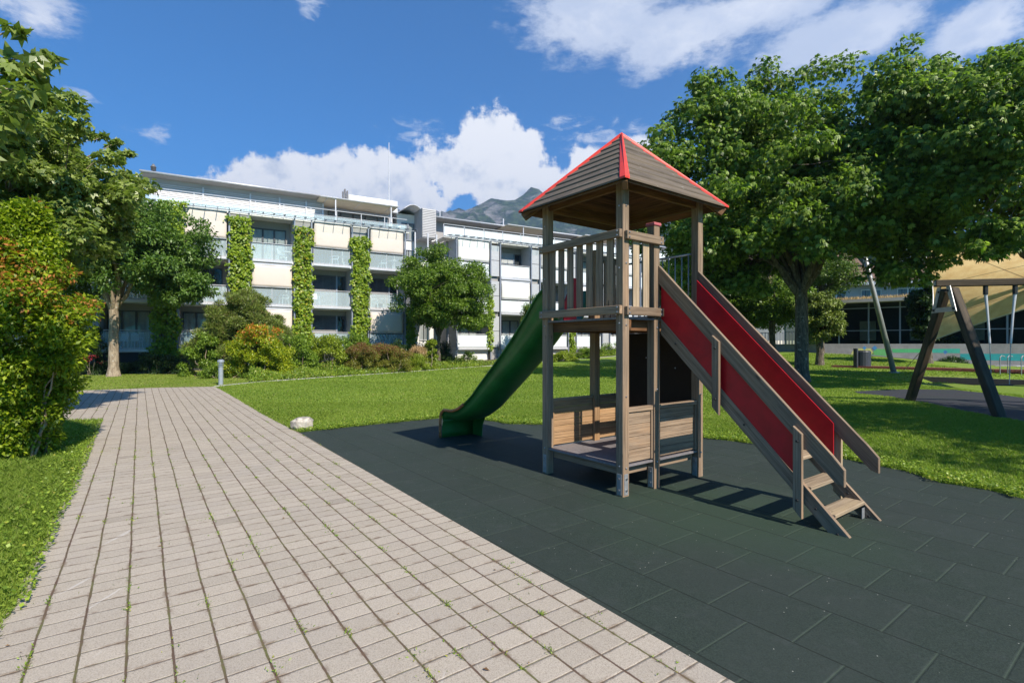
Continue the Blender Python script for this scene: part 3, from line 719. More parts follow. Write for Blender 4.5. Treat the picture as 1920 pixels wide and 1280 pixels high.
# steps
steps = empty('steps', parent=tower)
slope_s = 1.009
def ztop(y): return 1.90 + slope_s * (y + .04)   # upper edge of the stringers
for xs, nm in ((.575, 'near'), (1.255, 'far')):
    mb = MB(); x0, x1 = (xs, xs + .04)
    ys = [-.052, -1.90]
    pts = [(x0, -.052, ztop(-.052) - .178), (x0, -.052, ztop(-.052)), (x0, -1.925, ztop(-1.925) + 0.0), (x0, -1.93, 0.0), (x0, -1.76, 0.0)]
    pts = [(x, y, max(z, 0.0)) for x, y, z in pts]
    mb.poly(pts, .04, (1, 0, 0)); mb.build('stringer', M['wood'], steps, bevel=0.004)
    hz = lambda y: 2.485 + 1.03 * (y + .04)
    hp = [(0, -.052, hz(-.052) - .20), (0, -.052, hz(-.052) + .0), (0, -1.80, hz(-1.80)), (0, -1.895, hz(-1.80) - .11), (0, -1.895, hz(-1.895) - .155), (0, -1.83, hz(-1.83) - .2)]
    hx_ = xs - .041 if nm == 'near' else xs + .041
    MB().poly([(hx_, y, z) for _, y, z in hp], .04, (1, 0, 0)).build('handrail', M['wood'], steps, bevel=0.005)
    # red side panel
    pxn = xs + .0 if nm == 'near' else xs + .0
    rp = [(0, -.055, ztop(-.055) - .01), (0, -.055, hz(-.055) - .12), (0, -1.535, hz(-1.535) - .12), (0, -1.535, ztop(-1.535) - .01)]
    px_ = xs + .041 if nm == 'near' else xs - .013
    px_ = xs + .002 if nm == 'near' else xs + .002
    # between the handrail and the stringer planes
    rp = [(px_ + (.003 if nm == 'near' else .0), y, z + .012) for _, y, z in rp]
    MB().poly(rp, .012, (1, 0, 0)).build('side_panel', M['red_panel'], steps)
    bx = xs - .079 if nm == 'near' else xs + .0815
    if nm == 'near':
        for (y0, y1, z0, z1) in ((-.798, -.722, .915, 1.69), (-1.578, -1.502, .10, .885)):
            MB().poly([(bx, y1, z0 + .06), (bx, y1, z1), (bx, y0, z1 - .065), (bx, y0, z0 - .02)], .037, (1, 0, 0)).build('brace', M['wood'], steps, bevel=0.005)
            m2 = MB(); 
            for yb, zb in (((y0 + y1) / 2, z1 - .13), ((y0 + y1) / 2, z0 + .14)): m2.tube([(bx, yb, zb), (bx - .012, yb, zb)], [.013, .010], 8)
            m2.build('bolt', M['black'], steps)
    else:
        MB().poly([(bx - .002, -1.50, .17), (bx - .002, -1.50, .80), (bx - .002, -1.575, .735), (bx - .002, -1.575, .10)], .037, (1, 0, 0)).build('brace', M['wood_light'], steps, bevel=0.005)
        MB().poly([(bx - .002, -.72, .98), (bx - .002, -.72, 1.6), (bx - .002, -.795, 1.53), (bx - .002, -.795, .90)], .037, (1, 0, 0)).build('brace', M['wood_light'], steps, bevel=0.005)
m2 = MB()
for t in (-.25, -1.02, -1.66, -1.83): m2.tube([(.575, t, ztop(t) - .085), (.563, t, ztop(t) - .085)], [.012, .009], 8)
for t in (-1.66, -1.83): m2.tube([(1.255, t, ztop(t) - .07), (1.243, t, ztop(t) - .07)], [.012, .009], 8)
m2.build('bolt', M['black'], steps)
for k in range(9):
    zt = .155 + k * .194; y = -.04 + (zt - 1.90) / slope_s + .03
    MB().box(.6155, 1.2545, y - .06, y + .105, zt - .032, zt).build('tread', M['wood_light'], steps, bevel=0.005)
MB().box(1.19, 1.25, -1.80, -1.795, .0, .10).build('steel_foot', M['steel'], steps, bevel=0.002)
# slide
slide = empty('slide', parent=tower)
prof = [(1.26, 2.30, 1.885), (1.36, 2.31, 1.87), (1.46, 2.27, 1.83), (1.58, 2.17, 1.76), (1.78, 1.95, 1.58), (2.10, 1.64, 1.31), (2.40, 1.38, 1.08),
        (2.88, .99, .735), (3.12, .79, .565), (3.35, .645, .44), (3.50, .565, .375), (3.70, .505, .325), (3.88, .495, .325), (3.98, .485, .315), (4.06, .43, .27), (4.09, .37, .20)]
xa, xb = .125, .735; xc = (xa + xb) / 2; hw = (xb - xa) / 2
fine = []
for i in range(len(prof) - 1):
    for k in range(4):
        t = k / 4; p0 = prof[max(i - 1, 0)]; p1 = prof[i]; p2 = prof[i + 1]; p3 = prof[min(i + 2, len(prof) - 1)]
        f = lambda j: 0.5 * ((2 * p1[j]) + (-p0[j] + p2[j]) * t + (2 * p0[j] - 5 * p1[j] + 4 * p2[j] - p3[j]) * t * t + (-p0[j] + 3 * p1[j] - 3 * p2[j] + p3[j]) * t ** 3)
        fine.append((f(0), f(1), f(2)))
fine.append(prof[-1])
def section(y, zt, zb, off=0.0):
    # rim flange, wall, rounded floor, wall, flange ; the floor point lies square to the run
    sec = [(xa - .035, 0, -.012), (xa - .035, 0, .0), (xa, 0, .0)]
    for k in range(1, 12):
        a = math.pi * k / 12; e = math.copysign(abs(math.cos(a)) ** .55, math.cos(a)); sec.append((xc - hw * e * .995, 1 - (1 - math.sin(a) ** .62), 0))
    sec += [(xb, 0, 0), (xb + .035, 0, 0), (xb + .035, 0, -.012)]
    return sec
rows = []
for (y, zt, zb) in fine:
    row = []
    for (x, dn, dz) in section(y, zt, zb): row.append((x, y, zt + (zb - zt) * dn + dz))
    rows.append(row)
mb = MB(); mb.grid(rows)
m_, nt, b = new_mat('green_slide_plastic'); oc = nt('TexCoord').outputs['Object']
nn = nt.noise(oc, 3.0, 5, 0.6); n4 = nt.noise(oc, 60, 3, 0.7)
zz = nt('SeparateXYZ', None, _0=oc).outputs
colr = nt.mix(nt.smooth(nn, .35, .7), (0.012, 0.105, 0.018), (0.022, 0.15, 0.028))
colr = nt.mix(nt.m('MULTIPLY', nt.smooth(n4, .62, .7), .15), colr, (0.2, 0.3, 0.2))
setb(b, nt, Base_Color=colr, Roughness=0.36, Specular_IOR_Level=0.5); M['slide'] = m_
M['worn'] = simple('worn_orange_rim', (0.48, 0.17, 0.055), 0.6, var=0.3, scale=25)
mb.build('chute', M['slide'], slide, smooth=True, solid=.012)
# tail: the chute curls down to the ground with closed cheeks
mb = MB(); rr = []
for (y, z) in ((3.99, .315), (4.05, .275), (4.08, .20), (4.085, .10), (4.085, .0)): rr.append([(xa - .01, y, z), (xc, y, z), (xb + .01, y, z)])
mb.grid(rr); mb.build('end_plate', M['slide'], slide, smooth=True, solid=.012)
mb = MB()
mb.poly([(xb - .002, 3.70, .34), (xb - .002, 3.99, .34), (xb - .002, 4.08, .22), (xb - .002, 4.085, 0), (xb - .002, 3.80, 0), (xb - .002, 3.78, .2)], .012, (1, 0, 0)); mb.build('cheek', M['slide'], slide)
mb = MB()
rim = [(xa - .038, y, zt) for (y, zt, zb) in fine if y > 3.30] + [(xa - .038, 4.10, .30), (xa - .036, 4.105, .15), (xa - .036, 4.10, .0)]
mb.tube(rim, .024, 8); mb.build('worn_rim', M['worn'], slide, smooth=True)
mb = MB(); rim = [(xa - .036, y, zt - .004) for (y, zt, zb) in fine if y <= 3.34]; mb.tube(rim, .014, 8)
rim = [(xb + .036, y, zt - .004) for (y, zt, zb) in fine]; mb.tube(rim, .014, 8); mb.build('rim', M['slide'], slide, smooth=True)
# ------------------------------------------------------------------ apartment buildings
# local frame: x along the facade to the right, y into the building, z up; origin at the left edge of the third bay
FA = math.atan2(0.5045, 0.8634)
B0 = Vector((-16.54, 32.4, 0))
def fpt(s, t, z=0.0):
    return B0 + Vector((s * math.cos(FA) - t * math.sin(FA), s * math.sin(FA) + t * math.cos(FA), z))
FZ = (1.33, 4.17, 7.02, 9.87)
def shut(mb, s0, s1, z0, z1, y, pitch, mat=None):
    z = z1; h = pitch * .74
    while z > z0 + pitch * .5:
        mb.hexa([(s0, y, z - h), (s1, y, z - h), (s1, y + .006, z - h), (s0, y + .006, z - h),
                 (s0, y + .03, z), (s1, y + .03, z), (s1, y + .036, z), (s0, y + .036, z)])
        z -= pitch
def window(bd, s0, s1, z0, z1, y, cols=3, curtain=0, frame='frame_dark'):
    """window standing proud of the plane y: frame, pane, curtain, sheet painted dark as the unlit room behind"""
    mb = MB(); t = .07
    mb.box(s0, s1, y - .06, y + .02, z0, z0 + t); mb.box(s0, s1, y - .06, y + .02, z1 - t, z1)
    for k in range(cols + 1):
        x = s0 + (s1 - s0) * k / cols; a = max(s0, x - t * .75); b = min(s1, x + t * .75)
        mb.box(a, b, y - .058, y + .018, z0 + t, z1 - t)
    w = mb.build('window', M[frame], bd)
    MB().poly([(s0 + .02, y - .02, z0 + .02), (s1 - .02, y - .02, z0 + .02), (s1 - .02, y - .02, z1 - .02), (s0 + .02, y - .02, z1 - .02)]).build('pane', M['pane'], w)
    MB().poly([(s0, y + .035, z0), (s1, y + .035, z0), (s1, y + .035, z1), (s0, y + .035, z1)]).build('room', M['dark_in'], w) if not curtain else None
    if curtain:
        rows = [[], []]
        n = int((s1 - s0) / .06)
        for k in range(n + 1):
            x = s0 + (s1 - s0) * k / n
            rows[0].append((x, y + .03 + .02 * math.sin(k * 1.7) + .012 * math.sin(k * .6), z0 + .02)); rows[1].append((x, rows[0][-1][1], z1 - .02))
        mb = MB(); mb.grid(rows)
        # pale curtain, otherwise a sheet painted dark as the unlit room
        mb.build('curtain', M['curtain'] if curtain == 1 else M['dark_in'], w, smooth=True)
    return w
def balcony(bd, s0, s1, zf, glassm, dep=1.55, split=2, soffit=True, rail_z=1.06):
    b = empty('balcony', parent=bd)
    MB().box(s0 - .04, s1 + .04, -.02, dep, zf - .20, zf).build('floor_slab', M['slab'], b)
    if soffit: MB().box(s0 + .02, s1 - .02, -.09, -.022, zf - .16, zf - .02).build('gutter', M['rail'], b)
    mb = MB(); n = split
    for k in range(n):
        a = s0 + .05 + (s1 - s0 - .1) * k / n + .015; e = s0 + .05 + (s1 - s0 - .1) * (k + 1) / n - .015
        mb.box(a, e, .03, .042, zf + .06, zf + rail_z - .08)
    mb.build('glass_panel', M[glassm], b)
    mb = MB(); mb.tube([(s0 + .02, .03, zf + rail_z), (s1 - .02, .03, zf + rail_z)], .024, 6)
    for k in range(n + 1):
        x = s0 + .05 + (s1 - s0 - .1) * k / n; mb.box(x - .013, x + .013, .045, .06, zf, zf + rail_z)
    mb.box(s0 + .02, s1 - .02, .044, .058, zf + .03, zf + .06)
    mb.build('railing', M['rail'], b)
    return b
def blind(bd, s0, s1, ztop_, zbot, mat='cream', y=-.02):
    rows = []
    for k in range(9):
        t = k / 8; z = ztop_ + (zbot - ztop_) * t
        rows.append([(s0 + .05 + (s1 - s0 - .1) * j / 10, y - .04 * math.sin(t * math.pi) - .012 * math.sin(j * 1.1 + k * .3), z) for j in range(11)])
    mb = MB(); mb.grid(rows); o = mb.build('fabric_blind', M[mat], bd, smooth=True, solid=.008)
    mb = MB(); mb.tube([(s0 + .05, y, zbot), (s1 - .05, y, zbot)], .022, 6); mb.build('blind_bar', M['rail'], o)
    MB().box(s0 + .03, s1 - .03, y - .02, y + .07, ztop_ - .02, ztop_ + .10).build('blind_box', M['rail'], o)
def cell(bd, s0, s1, zf, kind, glassm='balu', matb='cream', split=2, h=2.85):
    dep = 1.55; zc = zf + h - (.20 if zf < 7 else 0)
    balcony(bd, s0, s1, zf, glassm, dep, split)
    # rear wall with its opening
    z0 = zf + .02; z1 = zf + 2.28
    MB().box(s0 - .04, s1 + .04, dep - .005, dep + .14, z1, zc - .005).build('lintel_wall', M['wall_shade'], bd)
    if kind in ('blind', 'open', 'curtain'):
        window(bd, s0 + .1, s1 - .25, z0, z1, dep, 3, {'open': 1 if s0 > -1 else 2, 'blind': 2, 'curtain': 1}[kind])
        MB().box(s1 - .25, s1 + .04, dep, dep + .1, z0, z1).build('pier', M['wall_shade'], bd)
    if kind in ('louvre', 'louvre_pale'):
        mb = MB(); sm = s0 + (s1 - s0) * .74
        shut(mb, s0 + .08, sm - .06, z0, z1, dep - .10, .085); mb.build('louvre_blind', M['louver_dark' if kind == 'louvre' else 'louver_lt'], bd)
        MB().box(sm - .05, sm + .05, dep - .13, dep + .02, z0, z1).build('mullion', M['frame'], bd)
        window(bd, sm + .05, s1 - .05, z0, z1, dep, 1, 2)
        window(bd, s0 + .05, sm - .05, z0, z1, dep, 2, 2)
    if kind == 'blind': blind(bd, s0, s1, zc - (.14 if zf < 7 else .10), zf + 1.10, matb)
    # partition between this balcony and the steel bay
    for a in (s0 - .06, s1 + .035): MB().box(a, a + .025, .06, dep - .01, zf + .01, zc - .005).build('partition', M['mesh'], bd)
def steel_post(bd, s, z0, z1, y=-.06, w=.045, mat='frame'):
    return MB().box(s - w, s + w, y - w, y + w, z0, z1).build('steel_post', M[mat], bd)
def body(bd, s0, s1, dep, z1, y0=1.70, notch=None):
    MB().box(s0, s1, y0, dep, -0.3, z1).build('wall', M['grey_wall'], bd)
def canopy(bd, s0, s1, z=9.86):
    c = empty('glass_canopy', parent=bd)
    mb = MB(); mb.hexa([(s0, -.85, z + .0), (s1, -.85, z + .0), (s1, .15, z + .16), (s0, .15, z + .16), (s0, -.85, z + .015), (s1, -.85, z + .015), (s1, .15, z + .175), (s0, .15, z + .175)])
    mb.build('canopy_glass', M['canopy'], c)
    mb = MB(); n = int((s1 - s0) / .62)
    for k in range(n + 1):
        x = s0 + (s1 - s0) * k / n; mb.beam((x, -.80, z - .02), (x, .15, z + .13), .03, .06)
    mb.box(s0, s1, -.22, -.16, z + .0, z + .055)
    mb.build('canopy_bracket', M['frame'], c)
def terrace_rail(bd, s0, s1, z, glassm, y=.18, hg=.55, zr=1.0, step=1.75):
    b = empty('terrace_railing', parent=bd)
    mb = MB(); mp = MB(); n = max(1, round((s1 - s0) / step))
    for k in range(n):
        a = s0 + (s1 - s0) * k / n; e = s0 + (s1 - s0) * (k + 1) / n
        mb.box(a + .04, e - .04, y, y + .012, z + .08, z + .08 + hg); mp.box(a - .02, a + .02, y + .02, y + .06, z, z + zr)
    mp.tube([(s0, y + .03, z + zr), (s1, y + .03, z + zr)], .025, 6); mp.tube([(s0, y + .03, z + .12 + hg), (s1, y + .03, z + .12 + hg)], .016, 6)
    mb.build('glass_panel', M[glassm], b); mp.build('railing', M['rail'], b)
def eave_roof(bd, s0, s1, y0, y1, z, rise=.75):
    r = empty('roof', parent=bd)
    rows = []
    for k in range(9):
        t = k / 8; rows.append([(s0, y0 + (y1 - y0) * t, z + rise * math.sin(t * math.pi * .5)), (s1, y0 + (y1 - y0) * t, z + rise * math.sin(t * math.pi * .5))])
    mb = MB(); mb.grid(rows); mb.build('roof_skin', M['roof_metal'], r, smooth=True, solid=.06)
    mb = MB(); x = s0 + .2
    while x < s1:
        pts = [(x, y0 + (y1 - y0) * k / 8, z + .045 + rise * math.sin(k / 8 * math.pi * .5)) for k in range(9)]
        mb.tube(pts, .028, 4); x += .52
    mb.build('seam', M['roof_metal'], r)
    mb = MB(); mb.tube([(s0, y0 - .05, z - .02), (s1, y0 - .05, z - .02)], .075, 8); mb.build('gutter', M['roof_metal'], r, smooth=True)
    mb = MB(); mb.hexa([(s0 + .05, y0 + .02, z - .10), (s1 - .05, y0 + .02, z - .10), (s1 - .05, y1, z - .30), (s0 + .05, y1, z - .30), (s0 + .05, y0 + .02, z - .04), (s1 - .05, y0 + .02, z - .04), (s1 - .05, y1, z - .04), (s0 + .05, y1, z - .04)])
    mb.build('soffit', M['wall_shade'], r)
    return r

# --- left block
ba = empty('apartment_building', B0, FA, 'four-storey building with cream blinds and green vines, left of the gap in the row', 'apartment building', 'apartment buildings behind the lawn')
bays = [(-7.5, -5.08), (-3.77, -1.28), (0.0, 2.47), (3.73, 6.18), (7.50, 9.98)]
plan = [['curtain', 'curtain', 'blind', 'louvre', 'blind'],
        ['open', 'open', 'blind', 'louvre', 'louvre'],
        ['blind', 'blind', 'open', 'blind', 'blind']]
for fl in range(3):
    for (s0, s1), k in zip(bays, plan[fl]): cell(ba, s0, s1, FZ[fl], k)
for (s0, s1) in bays:
    for s_ in (s0 - .10, s1 + .10): steel_post(ba, s_, 0, 9.85)
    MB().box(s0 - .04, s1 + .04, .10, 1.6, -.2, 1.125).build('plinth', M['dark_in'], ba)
gaps = [(-8.2, -7.62), (-4.96, -3.89), (-1.16, -.12), (2.59, 3.61), (6.30, 7.38)]
for (a, b_) in gaps:
    MB().box(a, b_, .35, 1.69, 0, 9.86).build('pier_wall', M['wall_shade'], ba)
body(ba, -8.3, 10.55, 11.5, 9.86)
MB().box(-8.25, 10.5, .30, 1.72, 9.80, 9.875).build('terrace_slab', M['slab'], ba)
canopy(ba, -8.1, 10.75); terrace_rail(ba, -8.1, 10.4, 9.88, 'balu', y=.45, hg=.42, zr=.95)
# penthouse
MB().box(-5.45, 4.8, 2.2, 9.5, 9.88, 11.95).build('wall', M['grey_wall'], ba)
MB().box(4.805, 10.2, 3.4, 9.5, 9.88, 11.9).build('wall', M['grey_wall'], ba)
mb = MB(); shut(mb, -5.1, 4.7, 10.0, 11.55, 2.08, .105); mb.build('louvre_blind', M['louver_lt'], ba)
for x in (-5.3, -2.6, .1, 1.9, 3.6, 4.72): MB().box(x - .045, x + .045, 2.02, 2.12, 9.9, 11.65).build('mullion', M['rail'], ba)
window(ba, 5.3, 9.9, 9.95, 11.5, 3.40, 5, 1)
eave_roof(ba, -5.85, 4.95, 1.35, 9.7, 11.98, 1.0)
MB().box(4.96, 10.5, 3.0, 9.7, 11.905, 12.1).build('flat_roof', M['roof_metal'], ba)
def terrace_awning(bd, s0, s1, y0, y1, z0, z1, posts):
    a = empty('terrace_awning', parent=bd)
    rows = [[(s0 + (s1 - s0) * j / 12, y0 + (y1 - y0) * k / 4, z0 + (z1 - z0) * k / 4 - .05 * math.sin(j / 12 * math.pi * 3) ** 2) for j in range(13)] for k in range(5)]
    mb = MB(); mb.grid(rows); mb.build('awning_fabric', M['awning'], a, smooth=True, solid=.01)
    mb = MB(); mb.tube([(s0, y0, z0 + .01), (s1, y0, z0 + .01)], .045, 6)
    for p in posts: mb.box(p - .035, p + .035, y0 + .05, y0 + .12, 9.9, z0)
    for p in (s0 + .5, (s0 + s1) / 2, s1 - .5): mb.beam((p, y0, z0 - .03), (p, y1, z1 - .03), .04, .05)
    mb.build('awning_frame', M['rail'], a)
terrace_awning(ba, 4.3, 9.85, .75, 3.3, 11.78, 11.72, (5.35, 9.3))
# rooftop box with vent pipes, aerial
MB().box(7.3, 11.3, 5.6, 8.6, 12.1, 13.55).build('rooftop_box', M['white'], ba)
mb = MB()
for k in range(5): mb.tube([(6.85 + k * .09, 5.6 - (k % 2) * .2, 12.1), (6.85 + k * .09, 5.6 - (k % 2) * .2, 13.7 + .12 * (k % 3))], .055, 8)
mb.build('vent_pipe', M['louver_dark'], ba, smooth=True)
mb = MB(); mb.tube([(11.0, 7.0, 12), (11.0, 7.0, 18.9)], [.06, .03], 6); mb.build('aerial', M['rail'], ba)
mb = MB(); mb.tube([(-5.3, 3.0, 12.3), (-5.3, 3.0, 12.75)], .05, 8); mb.tube([(-5.3, 3.0, 12.75), (-5.3, 3.0, 12.95)], [.17, .05], 10)
for k in range(3): mb.tube([(-5.3, 3.0, 12.55 + k * .07), (-5.3, 3.0, 12.57 + k * .07)], .15, 10)
mb.build('roof_vent', M['louver_dark'], ba)
# --- stair link between the blocks
MB().box(10.56, 14.0, 3.4, 11.0, -.3, 12.0).build('stair_wall', M['white'], ba)
window(ba, 10.9, 12.0, 1.9, 4.2, 3.38, 1, 2, 'rail'); window(ba, 12.4, 13.3, 1.9, 4.2, 3.38, 1, 2, 'rail')
window(ba, 10.9, 12.0, 9.9, 11.3, 3.38, 2, 2, 'frame'); window(ba, 10.9, 12.0, 7.1, 9.2, 3.38, 1, 2, 'rail')
for s_ in (10.9, 11.9, 12.6): MB().box(s_ - .05, s_ + .05, .1, .2, 0, 9.9).build('steel_post', M['rail'], ba)
for zf in FZ[:3]: MB().box(10.3, 12.6, .1, 3.35, zf - .15, zf).build('floor_slab', M['slab'], ba)
rows = [[(10.6 + 1.7 * j / 10, y, 12.0 + .45 * math.sin(j / 10 * math.pi)) for j in range(11)] for y in (2.0, 9.0)]
MB().grid(rows).build('barrel_roof', M['roof_metal'], ba, smooth=True, solid=.05)
mb = MB(); shut(mb, 12.02, 13.12, 9.95, 12.15, 1.55, .13); mb.build('louvre_screen', M['louver'], ba)
MB().box(12.0, 13.15, 1.60, 3.39, 9.9, 12.2).build('lift_shaft', M['louver'], ba)

# --- right block
bb = empty('apartment_building', fpt(14.25, 0), FA, 'four-storey building with white blinds and frosted balconies, seen behind the green slide', 'apartment building', 'apartment buildings behind the lawn')
PB = 3.85; NB = 7
planb = [['curtain'] * 7, ['louvre_pale', 'blind', 'curtain', 'blind', 'louvre_pale', 'curtain', 'blind'],
         ['blind', 'louvre_pale', 'blind', 'open', 'blind', 'louvre_pale', 'blind']]
for i in range(NB):
    s0 = i * PB; s1 = s0 + 2.82
    for fl in range(3):
        if fl == 0:
            MB().box(s0 - .04, s1 + .04, .3, 1.69, -.3, 1.12).build('plinth_wall', M['white'], bb)
        cell(bb, s0, s1, FZ[fl], planb[fl][i], 'frost', 'white', 1)
    for s_ in (s0 - .07, s1 + .08): steel_post(bb, s_, 0, 9.85)
    mb = MB()
    a, b_ = s1 + .16, s0 + PB - .15
    for fl in range(3):
        mb.box(a, b_, .0, .05, FZ[fl] + .05, FZ[fl] + 1.3); mb.box(a, b_, .0, .05, FZ[fl] + 1.34, FZ[fl] + 2.5)
    if i < NB - 1:
        mb.build('mesh_panel', M['mesh'], bb); MB().box(a, b_, .2, 1.69, -.3, 9.6).build('pier_wall', M['wall_shade'], bb)
body(bb, -.2, NB * PB, 11.5, 9.86)
MB().box(-.3, NB * PB, .32, 1.72, 9.79, 9.87).build('terrace_slab', M['slab'], bb)
canopy(bb, -.75, NB * PB, 9.86); terrace_rail(bb, -.9, NB * PB, 9.9, 'frost', y=.5, hg=.72, zr=1.0)
MB().box(-.9, -.3, .5, 4.0, 9.86, 9.9).build('terrace_edge', M['slab'], bb)
MB().box(-.6, 25.0, 3.0, 9.5, 9.88, 11.75).build('wall', M['wall_shade'], bb)
window(bb, .2, 4.6, 9.95, 11.4, 2.995, 4, 2); window(bb, 5.2, 8.2, 9.95, 11.4, 2.995, 3, 1); window(bb, 9.5, 13.2, 9.95, 11.4, 2.995, 3, 2)
mb = MB(); shut(mb, -1.6, -.62, 9.95, 11.6, 2.9, .13); mb.build('louvre_screen', M['louver_lt'], bb)
eave_roof(bb, -1.7, 25.5, 2.1, 9.7, 11.78, .9)
terrace_awning(bb, 5.0, 9.6, .9, 3.0, 11.62, 11.55, (6.6, 9.3)); terrace_awning(bb, 13.2, 17.6, .9, 3.0, 11.62, 11.55, (14.0, 17.0))
mb = MB(); mb.tube([(6.9, 5, 12.3), (6.9, 5, 13.2)], .06, 8); mb.tube([(-.2, 3, 11.9), (-.2, 3, 12.5)], .05, 8); mb.build('vent_pipe', M['rail'], bb)

# --- balcony furniture
def chair(s, t, zf, rz, label, back=.88):
    mb = MB()
    for a in (-.2, .2):
        for b_ in (-.2, .2): mb.tube([(a * 1.15, b_ * 1.15, 0), (a * .9, b_ * .9, .44)], .018, 5)
    mb.box(-.23, .23, -.22, .22, .44, .475); mb.hexa([(-.22, .19, .47), (.22, .19, .47), (.22, .22, .47), (-.22, .22, .47), (-.2, .27, back), (.2, .27, back), (.2, .30, back), (-.2, .30, back)])
    mb.tube([(-.23, -.2, .44), (-.23, -.18, .66), (-.23, .24, .66)], .015, 5); mb.tube([(.23, -.2, .44), (.23, -.18, .66), (.23, .24, .66)], .015, 5)
    p = fpt(s, t, zf); o = mb.build('balcony_chair', M['chair_white']); o.location = p; o.rotation_euler = (0, 0, FA + rz)
    tag(o, label, 'chair', 'white chairs on the balconies')
def table(s, t, zf, label):
    mb = MB(); mb.tube([(0, 0, .70), (0, 0, .73)], .36, 14); mb.tube([(0, 0, 0), (0, 0, .70)], .03, 6)
    for k in range(4): mb.tube([(0, 0, .1), (.28 * math.cos(k * 1.57), .28 * math.sin(k * 1.57), .01)], .02, 5)
    o = mb.build('balcony_table', M['chair_white']); o.location = fpt(s, t, zf); o.rotation_euler = (0, 0, FA)
    tag(o, label, 'table', 'white tables on the balconies')
chair(.9, .7, FZ[1], .4, 'white chair on the middle-floor balcony under the cream blind of the third bay'); chair(2.0, .6, FZ[1], -1.2, 'white chair at the right end of the middle-floor balcony under the cream blind')
chair(1.9, .6, FZ[2], 1.3, 'white chair on the top balcony that has no blind'); table(2.2, .9, FZ[2], 'white table on the top balcony that has no blind')
chair(5.2, .6, FZ[2], -1.4, 'white chair on the top balcony of the fourth bay'); table(5.9, .8, FZ[2], 'white table on the top balcony of the fourth bay')
chair(8.6, .7, FZ[2], -1.3, 'white chair on the top balcony of the rightmost vine bay'); table(9.4, .7, FZ[2], 'white table on the top balcony of the rightmost vine bay')
chair(8.0, .5, FZ[1], 1.2, 'white chair before dark louvres on the middle floor, nearest the small street tree'); table(8.7, .8, FZ[1], 'white table before dark louvres on the middle floor')
chair(3.95, .5, FZ[1], .2, 'white chair at the left end of the middle-floor balcony with dark louvres')
chair(-3.0, .6, FZ[0], .1, 'white chair on the lowest balcony between the first vine and the pine bush'); chair(-5.9, .6, FZ[0], .5, 'white chair on the lowest balcony left of the leftmost vine')
chair(-6.6, .7, FZ[0], -.4, 'white chair on the lowest balcony beside the tree trunk'); table(-1.9, .7, FZ[1], 'white table on the middle-floor balcony beside the round tree crown')
chair(-2.7, .6, FZ[1], .8, 'white chair on the middle-floor balcony beside the round tree crown')
# ------------------------------------------------------------------ plants
def leaves(name, mat, parent, clumps, L, W, droop=0.25, out=0.6, rnd=0.7, palmate=False, tipf=None, fold=0.3, Lvar=.35):
    P, O = crown_points(clumps, 0)
    n = len(P)
    D = O * out + rng.normal(size=(n, 3)) * rnd; D[:, 2] -= droop
    Ls = L * (1 + rng.uniform(-Lvar, Lvar, n))
    NR = np.tile(np.array([[0, 0, 0.9]]), (n, 1)) + O * 0.6
    V = leaf_verts(P, D, Ls, W, fold, palmate, NR)
    k = {False: 1, True: 3, 5: 5}[palmate]
    tint = np.repeat(rng.random(n) ** 1.3, k); tip = np.repeat((tipf(P) if tipf else np.zeros(n)), k)
    return np_mesh(name, V, 4, mat, parent, {'tint': tint, 'tip': tip})
def limb_path(a, b, sag=0.0, wob=0.12, n=5):
    a = Vector(a); b = Vector(b); L = (b - a).length; pts = []
    for i in range(n + 1):
        t = i / n; p = a.lerp(b, t); p.z += sag * math.sin(t * math.pi) * L
        if 0 < i < n: p += Vector((random.uniform(-1, 1), random.uniform(-1, 1), random.uniform(-1, 1))) * wob * L * .3
        pts.append(p)
    return pts
def ell_clumps(c, r, n, rs, per, fill=0.5, flat=0.6, seed=0, ok=None, low=-1.0):
    """n sub-clumps spread through the ellipsoid c,r, mostly near its surface; lumpy outline"""
    rg = random.Random(seed); out = []; c = Vector(c); tries = 0
    lob = [(Vector((rg.gauss(0, 1), rg.gauss(0, 1), rg.gauss(0, 1))).normalized(), rg.uniform(.78, 1.12)) for _ in range(14)]
    while len(out) < n and tries < n * 30:
        tries += 1
        d = Vector((rg.gauss(0, 1), rg.gauss(0, 1), rg.gauss(0, 1))).normalized()
        if d.z < low: continue
        k = max(lob, key=lambda q: q[0].dot(d))[1]
        f = (rg.random() ** fill) * k
        p = c + Vector((d.x * r[0], d.y * r[1], d.z * r[2])) * f
        if ok and not ok(p): continue
        s = rs * rg.uniform(.65, 1.35)
        out.append((p, (s, s, s * flat), int(per * (s / rs) ** 2)))
    return out
